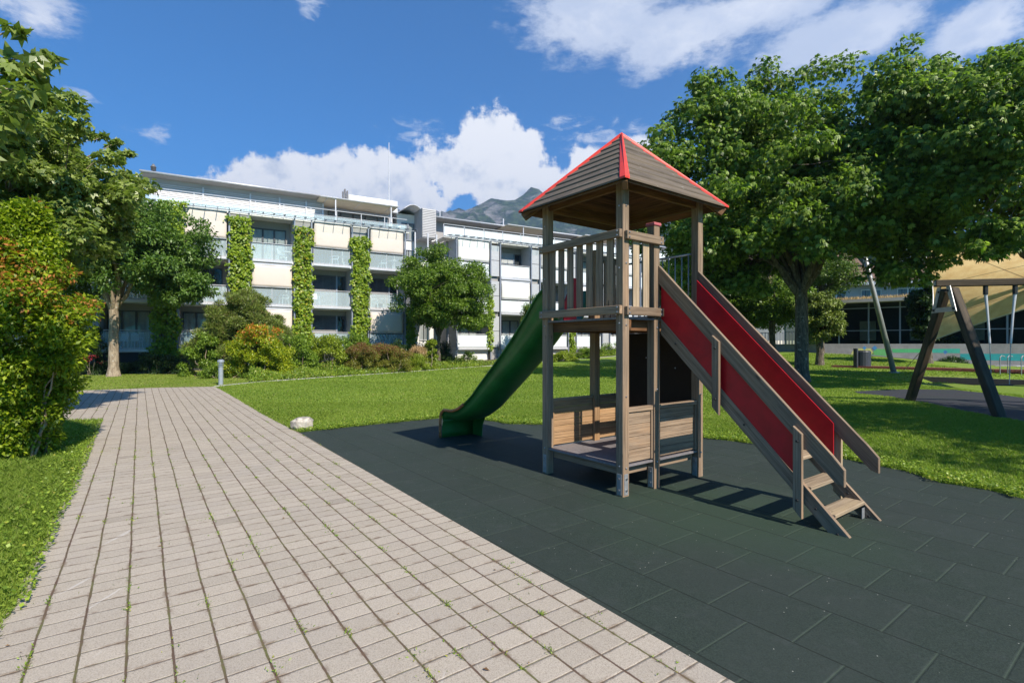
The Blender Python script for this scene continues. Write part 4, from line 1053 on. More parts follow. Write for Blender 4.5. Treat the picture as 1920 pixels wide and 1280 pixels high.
def tree(name, base, h_trunk, r_trunk, clumps, leafmat, barkmat, L, W, label, cat='tree', group=None, limbs=9, subs=60, lean=(0, 0), flare=1.5, seed=1, **kw):
    random.seed(seed)
    base = Vector(base); t = empty(name, base, 0, label, cat, group)
    rel = [(Vector(c) - base, r, n) for c, r, n in clumps]
    mb = MB(); top = Vector((lean[0], lean[1], h_trunk))
    pts = [Vector((0, 0, -.15)), Vector((0, 0, .12)), Vector((lean[0] * .1, lean[1] * .1, .5))] + [Vector((lean[0] * f + random.uniform(-.04, .04), lean[1] * f + random.uniform(-.04, .04), h_trunk * f)) for f in (.4, .6, .8, 1.0)]
    mb.tube(pts, [r_trunk * flare, r_trunk * (1 + (flare - 1) * .5), r_trunk * 1.05, r_trunk, r_trunk * .95, r_trunk * .92, r_trunk * .9], 14, cap=False)
    ends = []
    cs = sorted(rel, key=lambda q: random.random())
    far_ = sorted(cs[:limbs * 4], key=lambda q: -(q[0] - top).length)[:limbs]
    leader = Vector((top.x, top.y, max(c[0].z for c in rel) * .8))
    far_.append((leader, 0, 0))
    for c, _, _ in far_:
        st = top - Vector((0, 0, random.uniform(0, h_trunk * .12)))
        path = limb_path(st, st.lerp(c, .82), sag=.10, wob=.14, n=7)
        r0 = r_trunk * random.uniform(.42, .6); mb.tube(path, [r0 * (1 - .82 * i / 7) for i in range(8)], 8, cap=False)
        ends.append((path, r0))
    for c, _, _ in cs[:subs]:
        path, r0 = min(ends, key=lambda e: min((p - c).length for p in e[0][2:]))
        i = min(range(2, 8), key=lambda k: (path[k] - c).length); a = path[i]; rs = r0 * (1 - .82 * i / 7) * .6
        mb.tube(limb_path(a, a.lerp(c, .95), .05, .2, 4), [max(.008, rs * (1 - .8 * k / 4)) for k in range(5)], 5, cap=False)
    mb.build('trunk', M[barkmat], t, smooth=True)
    leaves('crown', M[leafmat], t, rel, L, W, **kw)
    return t
def rp(px, py, Y):
    v = ray(px, py, Y); return v
# --- big ash on the right, and its neighbours
gb = G(1503, 716)
cl = ell_clumps((gb.x + 1.3, gb.y + .3, 8.6), (5.6, 5.4, 4.4), 350, .72, 112, fill=.42, seed=3, low=-.75)
cl += ell_clumps((gb.x - 4.0, gb.y + .4, 6.8), (2.7, 2.7, 2.4), 90, .62, 96, fill=.45, seed=17)
cl += ell_clumps((6.3, gb.y - .3, 8.7), (1.7, 1.8, 1.7), 40, .55, 90, fill=.5, seed=23)
cl += ell_clumps((9.2, gb.y - .2, 11.2), (2.7, 2.4, 1.9), 80, .60, 100, fill=.5, seed=24)
cl += ell_clumps((gb.x - 2.6, gb.y - .5, 7.6), (3.0, 3.4, 2.9), 110, .68, 100, fill=.5, seed=4)
cl += ell_clumps((gb.x + 3.6, gb.y - 1.8, 5.9), (2.6, 2.6, 1.6), 60, .60, 92, fill=.5, seed=5, low=-.8)
cl += ell_clumps((gb.x - .3, gb.y - 3.4, 6.4), (2.8, 1.8, 1.8), 55, .62, 92, fill=.5, seed=6)
cl += ell_clumps((gb.x - 2.2, gb.y + 1.5, 5.0), (3.2, 2.4, 1.5), 80, .62, 92, fill=.6, seed=18)
cl += ell_clumps((14.2, 19.0, 9.9), (2.8, 2.6, 2.3), 80, .62, 100, fill=.5, seed=19)
cl += ell_clumps((14.3, 18.8, 4.4), (1.5, 1.2, .7), 22, .42, 60, seed=20)
tree('ash_tree', gb, 3.9, .26, cl, 'f_ash', 'bark', .165, .36, 'big leafy tree with dark trunk on the lawn right behind the steps', subs=110, limbs=12, flare=1.6, seed=5, droop=.75, out=.5, rnd=.5, palmate=5)
b2 = (20.6, 18.2, 0)
cl = ell_clumps((16.4, 17.0, 7.75), (4.4, 4.3, 3.9), 300, .70, 110, fill=.42, seed=8, low=-.65)
cl += ell_clumps((14.4, 15.6, 4.9), (1.4, 1.4, .7), 22, .42, 60, fill=.5, seed=9)
tree('ash_tree', b2, 3.4, .33, cl, 'f_ash', 'bark', .165, .36, 'leafy tree at the right edge whose boughs hang over the tan sail', subs=90, limbs=11, seed=6, droop=.75, out=.5, rnd=.5, palmate=5)
# tree outside the frame to the right whose shadow covers the near grass
cl = ell_clumps((15.6, 3.0, 7.6), (4.6, 4.6, 3.2), 150, .85, 150, fill=.5, seed=10)
tree('ash_tree', (15.6, 3.0, 0), 3.6, .3, cl, 'f_ash', 'bark', .24, .45, 'leafy tree outside the right edge of the picture that shades the near grass', subs=40, limbs=9, seed=7, droop=.4)
# --- small street tree before the right block
b3 = Vector((-4.95, 34.6, .1))
cl = ell_clumps((b3.x + .45, b3.y, 5.0), (3.5, 3.4, 2.85), 230, .56, 240, fill=.42, seed=12, low=-.95)
cl += ell_clumps((b3.x + 2.4, b3.y - .4, 3.0), (1.2, 1.2, .8), 18, .42, 160, seed=13)
tree('street_tree', b3, 2.0, .13, cl, 'f_mid', 'bark', .15, .55, 'round light green tree standing in the bed between the two building blocks', subs=60, limbs=9, seed=9, droop=.2)
b4 = G(213, 706)
cl = ell_clumps((b4.x + .5, b4.y, 6.2), (3.7, 3.7, 2.8), 340, .60, 250, fill=.42, seed=14, low=-.8)
cl += ell_clumps((b4.x + 3.1, b4.y - .2, 4.8), (1.3, 1.5, 1.2), 40, .5, 220, seed=15)
cl += ell_clumps((b4.x + 4.0, b4.y - .3, 4.3), (1.1, 1.2, 1.0), 26, .45, 170, seed=25)
tree('round_tree', b4, 3.3, .21, cl, 'f_left', 'bark_lt', .165, .5, 'round dark green tree with pale trunk on the dry grass left of the pine bush', subs=60, limbs=10, flare=1.8, seed=10, droop=.3)
# small tree half hidden by the slide
b5 = Vector((1.85, 39.0, .2))
cl = ell_clumps((b5.x - .25, b5.y, 3.75), (1.0, 1.0, 1.35), 45, .35, 150, seed=16)
tree('young_tree', b5, 1.9, .07, cl, 'f_mid', 'bark_lt', .11, .5, 'small young tree with thin pale trunk just left of the tower, behind the slide', subs=14, limbs=5, seed=11)
# --- maple overhead on the left: trunk outside the frame, boughs reach in
def boughs(specs, seed):
    out = []; rg = random.Random(seed)
    for px, py, Y, r, n in specs:
        c = ray(px, py, Y)
        for _ in range(n):
            p = c + Vector((rg.gauss(0, 1), rg.gauss(0, 1), rg.gauss(0, .8))) * r * .45
            s = r * .30 * rg.uniform(.7, 1.3); out.append((p, (s, s, s * .6), int(60 + 900 * s * s)))
    return out
cl = boughs([(60, 310, 10.5, 1.3, 16), (110, 345, 11, 1.2, 15), (30, 260, 9.5, 1.1, 12), (10, 210, 8.5, 1.0, 10), (150, 320, 11.5, .7, 7), (160, 375, 11, 1.0, 13),
             (200, 385, 11.5, .8, 8), (70, 400, 10, 1.3, 16), (0, 350, 9.5, 1.4, 14), (190, 430, 11.5, .8, 8), (120, 440, 11, 1.1, 12), (90, 255, 10.5, .6, 6),
             (-100, 260, 11, 2.0, 18), (-120, 400, 11, 2.0, 18), (-260, 250, 11, 2.2, 18), (-420, 330, 11, 2.4, 16), (205, 345, 12, .5, 4), (222, 275, 12, .28, 2), (235, 290, 12, .30, 3), (245, 330, 12, .35, 3), (228, 400, 12, .5, 5), (200, 262, 12, .25, 2), (60, 440, 10, 1.3, 10)], 21)
tree('maple_tree', (-14.2, 9.0, 0), 3.4, .30, cl, 'f_maple', 'bark_lt', .105, .7, 'large-leaved maple whose boughs reach in from the left edge above the path', subs=90, limbs=12, seed=12, palmate=True, droop=.3, out=.4)
cl = boughs([(15, 150, 4.6, .34, 6), (50, 150, 4.7, .30, 5), (85, 185, 4.8, .22, 4), (0, 200, 4.5, .42, 6), (25, 260, 4.6, .32, 4), (-60, 170, 4.6, .5, 6), (-150, 120, 4.6, .5, 5)], 22)
for i, (c, r, n) in enumerate(cl): cl[i] = (c, r, max(10, n // 5))
tree('maple_tree', (-8.6, 3.2, 0), 3.0, .22, cl, 'f_maple', 'bark_lt', .11, .7, 'nearest maple bough with the biggest leaves, in the upper left corner', subs=30, limbs=6, seed=13, palmate=True, droop=.5, out=.3)
# --- tall shrub at the left edge
def shrub(name, base, clumps, leafmat, L, W, label, cat='shrub', group=None, stems=8, sr=.03, stem_h=.5, barkmat='bark_lt', seed=1, **kw):
    random.seed(seed); base = Vector(base); t = empty(name, base, 0, label, cat, group)
    rel = [(Vector(c) - base, r, n) for c, r, n in clumps]
    mb = MB()
    for k in range(stems):
        c = random.choice(rel)[0]; b0 = Vector((c.x * .35 + random.uniform(-.1, .1), c.y * .35 + random.uniform(-.1, .1), -.1))
        mb.tube(limb_path(b0, b0.lerp(c, .9), .05, .15, 5), [sr * (1 - .13 * i) for i in range(6)], 6, cap=False)
    mb.build('stem', M[barkmat], t, smooth=True)
    leaves('foliage', M[leafmat], t, rel, L, W, **kw)
    return t
bs = Vector((-7.0, 7.35, 0)); cl = []
rg = random.Random(31)
for k in range(220):
    z = rg.uniform(.16, 3.5); w = .60 + .18 * math.sin(z * 2.2 - 2.2) - (max(0, z - 2.6) * .45); w = w * (.55 + .45 * min(1, max(0, (z - .5) / 1.0)))
    a = rg.uniform(0, 6.283); rr = w * rg.random() ** .35
    s = rg.uniform(.15, .30)
    cl.append((Vector((bs.x + math.cos(a) * rr * 1.05, bs.y + math.sin(a) * rr, z)), (s, s, s * .8), int(6200 * s * s)))
tipn = lambda P: ((rng.random(len(P)) < np.clip((P[:, 2] - 1.7) * .35, 0, .28) * (np.sin(P[:, 0] * 4.3 + P[:, 2] * 5) > .1)) * 1.0)
shrub('tall_shrub', bs, cl, 'f_hedge', .064, .5, 'tall yellow-green column of a shrub with orange tips at the left edge of the path', stems=12, sr=.022, seed=3, droop=.15, out=.8, tipf=tipn, Lvar=.4)
# --- vines up the steel bays of the left block
def vine(s0, s1, z0, z1, label, bulge=.30, seed=0, spread=0.1, dens=1.0):
    base = fpt((s0 + s1) / 2, 0, 0); t = empty('climbing_vine', base, FA, label, 'climbing plant', 'vines on the steel bays')
    w = (s1 - s0) / 2; cl = []; rg = random.Random(seed); n = int((z1 - z0) * 44 * dens)
    for k in range(n):
        z = rg.uniform(z0, z1); q = rg.uniform(.17, .27); kx = .92 + .08 * math.sin(z * 1.9 + seed) + .05 * math.sin(z * 6.1)
        st = rg.random() < .07; cl.append((Vector((rg.uniform(-w, w) * kx * (1 + spread) * (1.35 if st else 1), rg.uniform(-bulge, .05), z)), (q, q * .8, q), 8 if st else rg.randrange(13, 28)))
    mb = MB()
    for k in range(5):
        x = -w * .7 + k * w * .35; mb.tube([(x, .05, -.1)] + [(x + .08 * math.sin(z * 1.3 + k), .05, z) for z in np.linspace(.5, z1 - .2, 9)], .018, 5, cap=False)
    mb.build('stem', M['bark'], t); 
    P, O = crown_points(cl, 0); n = len(P)
    D = rng.normal(size=(n, 3)) * .45; D[:, 2] -= .75; D[:, 1] -= .35
    NR = np.tile(np.array([[0, -1.0, .45]]), (n, 1))
    V = leaf_verts(P, D, .135 * (1 + rng.uniform(-.3, .3, n)), 1.0, .12, False, NR)
    yel = (rng.random(n) < .12) * (rng.random(n))
    np_mesh('foliage', V, 4, M['f_vine'], t, {'tint': rng.random(n), 'tip': yel * (1.6 if seed == 3 else .5)})
vine(-5.0, -3.85, 0, 6.2, 'green vine on the steel bay nearest the pale trunk', seed=1, bulge=.4, spread=.2)
vine(-4.9, -3.6, 7.6, 10.0, 'green vine top spilling over the canopy above the round tree', seed=7, bulge=.5, spread=.25)
vine(-1.17, -.05, 3.2, 9.55, 'broad green vine rising behind the pine bush, second column of leaves', seed=2)
vine(2.60, 3.60, .6, 9.25, 'green and yellowish vine, the column of leaves between the third and fourth bays', seed=3)
vine(6.32, 7.36, .5, 9.05, 'narrow green vine, rightmost column of leaves on the cream-blind building', seed=4)
vine(10.25, 10.75, .8, 4.2, 'thin straggling vine on a post beside the street tree', seed=5, bulge=.1, dens=.45)
vine(16.95, 17.25, 1.2, 5.6, 'thin straggling vine hanging on the frosted-balcony building beside the street tree', seed=6, bulge=.1, dens=.35)
vine(25.0, 25.5, .5, 3.6, 'thin vine seen through the tower, between two frosted balconies', seed=8, bulge=.15, dens=.5)
# --- shrubs of the planting bed: (px left, px right, py top, py base, distance)
def pbox(pl, pr_, pt, pb, Y, depth, n, s, per, seed, top=None, flat=.7, hollow=.0):
    rg = random.Random(seed); a = ray(pl, pb, Y); b_ = ray(pr_, pt, Y); cl = []
    for k in range(n):
        u = rg.random(); x = a.x + (b_.x - a.x) * u
        hx_ = (top(u) if top else (1 - abs(2 * u - 1) ** 2.6)); H = (b_.z - a.z) * max(.12, hx_)
        v = rg.random() ** .6; q = s * rg.uniform(.7, 1.3)
        cl.append((Vector((x, Y + rg.uniform(-.5, .5) * depth, a.z + max(.08, H * v - q * .4))), (q, q, q * flat), int(per * (q / s) ** 2)))
    return cl, Vector(((a.x + b_.x) / 2, Y, max(0, a.z)))
def pshrub(name, pl, pr_, pt, pb, Y, depth, n, s, per, leafmat, L, W, label, seed, top=None, cat='shrub', group='shrubs of the planting bed', stems=7, **kw):
    cl, b = pbox(pl, pr_, pt, pb, Y, depth, n, s, per, seed, top)
    b.z = hgt(b.x, b.y); return shrub(name, b, cl, leafmat, L, W, label, cat, group, stems=stems, seed=seed, **kw)
tri = lambda u: 1 - abs(u - .45) / .62
pshrub('pine_bush', 378, 552, 536, 700, 26.5, 2.8, 330, .32, 700, 'f_pine', .15, .16, 'broad cone-shaped dwarf pine before the building, behind the orange-tipped shrub', 41, lambda u: max(.2, 1 - (abs(u - .46) / .60) ** 1.4), cat='pine', group=None, out=1.0, rnd=.5, droop=-.6, tipf=lambda P: (rng.random(len(P)) < .12) * 1.0)
pshrub('orange_tipped_shrub', 425, 548, 608, 706, 24.2, 1.6, 120, .26, 190, 'f_orange', .085, .5, 'yellow-green shrub with orange tips in front of the dwarf pine', 42, out=.8, tipf=lambda P: (rng.random(len(P)) < np.clip((P[:, 2] - 1.6) * .6, 0, .5)) * 1.0)
pshrub('leafy_shrub', 345, 430, 622, 704, 25.2, 1.2, 60, .26, 150, 'f_green', .09, .5, 'loose bright green shrub left of the dwarf pine', 43)
pshrub('low_green_shrub', 383, 470, 676, 705, 24.0, .9, 36, .2, 160, 'f_green', .06, .5, 'low rounded green shrub behind the bollard', 44)
pshrub('dark_hedge_shrub', 228, 352, 660, 700, 27.6, 1.2, 70, .26, 190, 'f_dark', .07, .5, 'dark low shrub under the lowest balcony, right of the pale trunk', 45)
pshrub('dark_flowering_bush', 130, 205, 612, 700, 26.8, 1.4, 80, .28, 230, 'f_dark', .09, .35, 'dark bush between the tall shrub and the pale trunk', 46)
cl, b = pbox(150, 188, 655, 682, 26.1, .6, 9, .16, 16, 47); shrub('rose_bush', (b.x, b.y, 0), cl, 'f_red', .08, .9, 'red flowers at the foot of the dark bush by the pale trunk', 'flowers', stems=5, sr=.012)
pshrub('small_leaved_shrub', 530, 590, 622, 706, 26.2, 1.4, 60, .27, 180, 'f_green', .09, .5, 'mid green shrub right beside the orange-tipped one', 48)
cl, b = pbox(575, 650, 628, 672, 28.0, 1.4, 60, .28, 190, 49); shrub('bare_stemmed_shrub', (b.x, b.y, 0), cl, 'f_yell', .10, .5, 'yellow-green shrub on bare pale stems below the louvred balcony', 'shrub', 'shrubs of the planting bed', stems=12, sr=.04)
pshrub('leafy_shrub', 625, 705, 622, 690, 29.5, 1.4, 60, .28, 190, 'f_green', .10, .5, 'green shrub at the foot of the rightmost broad vine', 50)
pshrub('red_brown_shrub', 642, 708, 640, 697, 28.0, 1.8, 90, .24, 260, 'f_brown', .06, .45, 'red-brown mounded shrub, left half of the brownish mass', 51, lambda u: .75 + .25 * math.sin(u * 3), tipf=lambda P: (rng.random(len(P)) < np.clip((P[:, 2] - .7) * .8, .05, .6)) * 1.0)
pshrub('red_brown_shrub', 700, 768, 642, 693, 29.2, 1.8, 90, .24, 260, 'f_brown', .06, .45, 'red-brown mounded shrub, right half of the brownish mass by the straw grass', 52, lambda u: 1 - .4 * u * u, tipf=lambda P: (rng.random(len(P)) < np.clip((P[:, 2] - .7) * .8, .05, .6)) * 1.0)
pshrub('dark_leaved_shrub', 706, 768, 632, 680, 33.0, 1.2, 40, .26, 160, 'f_dark', .10, .5, 'dark shrub under the last cream blind', 53)
pshrub('dark_leaved_shrub', 785, 850, 634, 688, 35.6, 1.2, 40, .3, 170, 'f_dark', .12, .5, 'dark shrub around the foot of the street tree', 54)
cl, b = pbox(768, 802, 650, 672, 31.5, .8, 30, .16, 90, 55); shrub('tufted_grass', (b.x, b.y, 0), cl, 'f_straw', .22, .07, 'clump of straw-coloured feathery grass beside the red-brown shrubs', 'ornamental grass', stems=3, sr=.01, droop=-1.2, rnd=.3, out=.2)
pshrub('grassy_clump', 764, 800, 666, 692, 30.6, .8, 36, .16, 150, 'f_yell', .22, .06, 'green grassy clump in front of the straw-coloured grass', 56, droop=-1.0, rnd=.4, out=.3)
pshrub('upright_shrub', 797, 817, 632, 692, 31.6, .5, 40, .14, 110, 'f_yell', .09, .4, 'narrow upright yellow-green plant beside the street tree trunk', 57, lambda u: 1.0 - .2 * abs(u - .5), droop=-.5)
pshrub('small_white_wall_shrub', 864, 893, 655, 680, 38.0, .6, 22, .18, 70, 'f_green', .10, .5, 'small loose shrub against the white plinth left of the slide', 58)
pshrub('bed_shrub', 930, 1012, 656, 680, 39.2, 1.2, 60, .2, 130, 'f_yell', .08, .5, 'low yellow-green shrub behind the slide', 59)
pshrub('bed_shrub', 1036, 1080, 655, 676, 40.0, 1.2, 50, .2, 130, 'f_yell', .08, .5, 'yellow-green shrub seen through the tower beside its left post', 60)
pshrub('bed_shrub', 1078, 1120, 650, 671, 41.5, 1.2, 50, .2, 130, 'f_green', .08, .5, 'green shrub seen through the tower, left of its rear post', 61)
pshrub('bed_shrub', 1115, 1200, 641, 668, 43.0, 1.2, 60, .24, 140, 'f_green', .08, .5, 'taller green shrub seen through the tower, right of its rear post', 62)
# ground cover over the front of the bed
def cover():
    P = []
    segs = [(kpts[i], kpts[i + 1]) for i in range(len(kpts) - 1)]
    # (px0, px1, how far back, height, leaves)
    for a, b_ in segs:
        L = (b_ - a).length; wdt = 5.0 if a.y < 31 else (2.2 if a.y < 36 else 1.3); n = int(L * wdt * 620)
        u = rng.random(n); v = rng.random(n) ** 1.2
        x = a.x + (b_.x - a.x) * u; y = a.y + (b_.y - a.y) * u; x2 = x - v * wdt * .45; y2 = y + .13 + v * wdt
        keep = (x2 / y2 > (468 - 960) / 960) | (y2 > 27)
        hh = np.array([hgt(p, q) for p, q in zip(x2, y2)])
        mound = .15 + .60 * np.clip(v * 3, 0, 1) * (.6 + .4 * np.sin(x2 * 2.1) * np.cos(y2 * 1.7)) * (1 if a.y < 33 else .55)
        z = hh + rng.random(n) * mound
        P.append(np.stack([x2, y2, z], 1)[keep])
    P = np.concatenate(P); n = len(P)
    D = rng.normal(size=(n, 3)); D[:, 2] = abs(D[:, 2]) + .3
    V = leaf_verts(P, D, .085 * (1 + rng.uniform(-.3, .3, n)), .55, .2)
    patch = (np.sin(P[:, 0] * 1.9) * np.sin(P[:, 1] * 2.3 + 1)) > .35
    tag(np_mesh('ground_cover', V, 4, M['f_cover'], None, {'tint': np.clip(rng.random(n) * .7 + patch * .3, 0, 1), 'tip': (rng.random(n) < .07) * 1.0}), kind='stuff')
cover()
# silver tufts and edging stones
for i, (px, py) in enumerate(((640, 700), (697, 694))):
    cl, b = pbox(px - 16, px + 18, py - 22, py, G(px, py).y + .8, .6, 16, .15, 90, 70 + i)
    shrub('silvery_herb', (b.x, b.y, 0), cl, 'f_grey', .09, .25, ('silvery grey-green herb in front of the bare-stemmed shrub', 'silvery grey-green herb in front of the red-brown shrubs')[i], 'herb', 'silvery herbs along the bed edge', stems=4, sr=.01, droop=-.6)
def rock(name, p, r, seed, label, cat='stone', group=None, mat='stone', res=(14, 9)):
    rg = random.Random(seed); o_ = Vector((rg.random() * 50, rg.random() * 50, 0)); mb = MB(); n, m = res; rows = []
    for i in range(m + 1):
        th = math.pi * i / m; row = []
        for j in range(n + 1):
            ph = 2 * math.pi * (j % n) / n; d = Vector((math.sin(th) * math.cos(ph), math.sin(th) * math.sin(ph), math.cos(th)))
            k = 1 + .28 * mnoise.noise(d * 1.3 + o_) + .10 * mnoise.noise(d * 3.5 + o_)
            q = Vector((max(-.82, min(.82, d.x * k)) * r[0], max(-.8, min(.8, d.y * k)) * r[1], max(-.75, min(.72, d.z * k)) * r[2])); row.append(q)
        rows.append(row)
    mb.grid(rows); o = mb.build(name, M[mat], smooth=False, label=label); o.location = p; o['category'] = cat
    if group: o['group'] = group
    return o
bp = G(563, 806)
rock('boulder', (bp.x, bp.y + .1, .10), (.24, .2, .17), 5, 'pale angular boulder at the corner of the rubber tiles, beside the path', 'boulder', res=(7, 5))
stone_lbl = ['small pale edging stone, {} in the row behind the lawn kerb'.format(w) for w in ('first from the left', 'second from the left', 'third from the left', 'fourth, the largest', 'fifth from the left', 'sixth from the left', 'seventh from the left', 'eighth from the left', 'ninth from the left', 'last, nearest the slide')]
for i, px in enumerate((722, 733, 744, 757, 772, 783, 795, 806, 815, 824)):
    py = 695 - (px - 800) * .075 - 2.5; g = G(px, py); r_ = .26 if i == 3 else .13 + .05 * ((i * 7) % 3) / 2
    rock('edging_stone', (g.x, g.y + .25, .05), (r_ * 1.2, r_, r_), 80 + i, stone_lbl[i], 'edging stone', 'stones along the bed edge')

# ------------------------------------------------------------------ grass
def inside(poly, X, Y):
    c = np.zeros(len(X), bool); j = len(poly) - 1
    for i in range(len(poly)):
        xi, yi = poly[i][0], poly[i][1]; xj, yj = poly[j][0], poly[j][1]
        c ^= ((yi > Y) != (yj > Y)) & (X < (xj - xi) * (Y - yi) / (yj - yi + 1e-12) + xi); j = i
    return c
tilep = [(pr(-4), -4), (9, -4), (9, 4.2)] + tile_edge[::-1]
pathp = [(pr(-4), -4), pl1, pl0] + bend[::-1] + far + left
swingp = [gp(*p) for p in ((1600, 734), (1660, 731), (1720, 730), (1790, 731), (1850, 737), (1920, 746))] + [(14.5, 13.5), (15, 10.2)] + [gp(*p) for p in ((1920, 792), (1880, 785), (1800, 770), (1740, 757), (1670, 744), (1610, 738))]
bedp = [(p.x, p.y) for p in kpts[1:]] + [(20, 60), (-30, 60), (-27, 27.3), (-14.2, 26.6)]
def shrink(poly, X, Y, d):  # inside test pulled in by d so blades overhang the edge a little
    a = inside(poly, X, Y)
    for dx, dy in ((d, 0), (-d, 0), (0, d), (0, -d)): a &= inside(poly, X + dx, Y + dy)
    return a
def grass(name, x0, x1, y0, y1, n, h, w, label_kind='stuff', clover=0.0, edge=.035):
    X = rng.uniform(x0, x1, n); Y = rng.uniform(y0, y1, n)
    keep = (np.abs(X) < Y * 1.3 + 1.2)
    X = X[keep]; Y = Y[keep]
    k = ~shrink(tilep, X, Y, edge) & ~shrink(pathp, X, Y, edge) & ~inside(swingp, X, Y) & ~inside(bedp, X, Y)
    k &= ~((np.abs(X - (pl1[0] + (pl1[1] - Y) * pdx)) < .14) & (Y < 9.3))
    X = X[k]; Y = Y[k]; n = len(X)
    Z = np.array([hgt(a, b) for a, b in zip(X, Y)]) if y1 > 20 else np.zeros(n)
    den = .7 + .5 * np.sin(X * 1.7 + np.sin(Y * 1.3)) * np.sin(Y * 2.1)
    H = h * (0.55 + .75 * rng.random(n)) * (0.85 + .3 * den * .5)
    a = rng.uniform(0, 2 * np.pi, n); S = np.stack([np.cos(a), np.sin(a), np.zeros(n)], 1) * (w * .5)
    ln = rng.normal(size=(n, 2)) * .55
    B = np.stack([X, Y, Z - .003], 1); T = B + np.stack([ln[:, 0] * H, ln[:, 1] * H, H], 1); Mi = B + np.stack([ln[:, 0] * H * .3, ln[:, 1] * H * .3, H * .55], 1)
    V = np.stack([B - S, B + S, Mi + S * .8, T, Mi - S * .8], 1).reshape(-1, 3)
    pt = .5 + .5 * np.sin(X * .9 + 1.3 * np.sin(Y * .7)) * np.cos(Y * .8)
    tag(np_mesh(name, V, 5, M['f_grass'], None, {'tint': np.clip(rng.random(n) * .5 + pt * .3 + .1, 0, 1), 'tip': (rng.random(n) < .04) * rng.random(n)}), kind='stuff')
grass('grass', -6.5, -1.5, 1.8, 7.0, 170000, .050, .0055)
grass('grass', -12, -4, 6.5, 12, 60000, .055, .010)
grass('grass', 5, 17, 10.5, 14, 70000, .05, .013)
grass('grass', 9, 16, 3.5, 10.5, 50000, .05, .012)
grass('grass', 1.5, 10.5, 4.8, 11, 150000, .050, .009)
grass('grass', -8, 6, 8.2, 14, 150000, .038, .011)
grass('grass', -14, 16, 13.5, 22, 170000, .038, .020)
grass('grass', -14, 24, 21, 38, 130000, .045, .045)
grass('grass', -27, -13.5, 16, 28, 60000, .045, .03)
def clover():
    pts = []
    for poly, lo_, hi_ in ((tile_edge, 0.0, .5),):
        for a, b_ in zip(poly, poly[1:]):
            L = math.hypot(b_[0] - a[0], b_[1] - a[1]); n = int(L * 900)
            u = rng.random(n); v = rng.random(n) ** 2.0 * .55 - .05
            d = ((b_[0] - a[0]) / L, (b_[1] - a[1]) / L); nx, ny = -d[1], d[0]
            jag = .06 * np.sin(u * L * 9 + a[0] * 5)
            pts.append(np.stack([a[0] + (b_[0] - a[0]) * u + nx * (v + jag), a[1] + (b_[1] - a[1]) * u + ny * (v + jag), .02 + rng.random(n) * .045], 1))
    for poly in (left[3:12],):
        for a, b_ in zip(poly, poly[1:]):
            L = math.hypot(b_[0] - a[0], b_[1] - a[1]); n = int(L * 260)
            u = rng.random(n); v = rng.random(n) ** 2.0 * .4 - .07
            d = ((b_[0] - a[0]) / L, (b_[1] - a[1]) / L); nx, ny = d[1], -d[0]
            pts.append(np.stack([a[0] + (b_[0] - a[0]) * u + nx * v * 1, a[1] + (b_[1] - a[1]) * u + ny * v, .015 + rng.random(n) * .04], 1))
    P = np.concatenate(pts); n = len(P); D = rng.normal(size=(n, 3)); D[:, 2] = abs(D[:, 2]) * .5 + .15
    V = leaf_verts(P, D, .028 * (1 + rng.uniform(-.3, .3, n)), .9, .1, nrm=np.tile(np.array([[0, 0, 1.5]]), (n, 1)))
    tag(np_mesh('clover', V, 4, M['f_cover'], None, {'tint': rng.random(n), 'tip': (rng.random(n) < .05) * 1.0}), kind='stuff')
clover()
def joint_weeds():
    th = math.atan2(698, 960); ca, sa = math.cos(th), math.sin(th); P = []; rg = random.Random(5)
    for k in range(620):
        ci = rg.randrange(-12, 40); ac = PAVE_OFF - 40.0 + (ci + 200) * .197; al = rg.uniform(1.5, 10) if rg.random() < .75 else rg.uniform(1.5, 18)
        x = ac * ca - al * sa; y = ac * sa + al * ca
        if not (abs(x) < y and y > 1.8): continue
        if not inside(pathp, np.array([x]), np.array([y]))[0]: continue
        n = rg.randrange(8, 38); ln = rg.uniform(.02, .09)
        for _ in range(n):
            t = rg.gauss(0, ln) ; q = rg.gauss(0, .006)
            if rg.random() < .25: t, q = rg.gauss(0, .012), rg.gauss(0, ln * .7)
            P.append((x - sa * t + ca * q, y + ca * t + sa * q, .008 + rg.random() * .012))
    P = np.array(P); n = len(P); D = rng.normal(size=(n, 3)); D[:, 2] = abs(D[:, 2]) * .8 + .2
    V = leaf_verts(P, D, .015 * (1 + rng.uniform(-.4, .4, n)), .4, .1)
    tag(np_mesh('joint_weeds', V, 4, M['f_cover'], None, {'tint': rng.random(n) * .6, 'tip': (rng.random(n) < .15) * 1.0}), kind='stuff')
joint_weeds()
def fallen():
    rg = random.Random(77); P = []
    for _ in range(110):
        y = rg.uniform(2, 11) ; x = rg.uniform(-y, y)
        if inside(pathp, np.array([x]), np.array([y]))[0] and rg.random() < .7: P.append((x, y, .016))
    P = np.array(P); n = len(P); D = rng.normal(size=(n, 3)); D[:, 2] = .05
    V = leaf_verts(P, D, .022 * (1 + rng.uniform(-.5, .8, n)), .5, .25, nrm=np.tile(np.array([[0, 0, 3.0]]), (n, 1)))
    tag(np_mesh('fallen_leaves', V, 4, foliage('dry_leaves', (.12, .06, .025), (.33, .20, .08), transl=.1), None, {'tint': rng.random(n), 'tip': np.zeros(n)}), kind='stuff')
fallen()
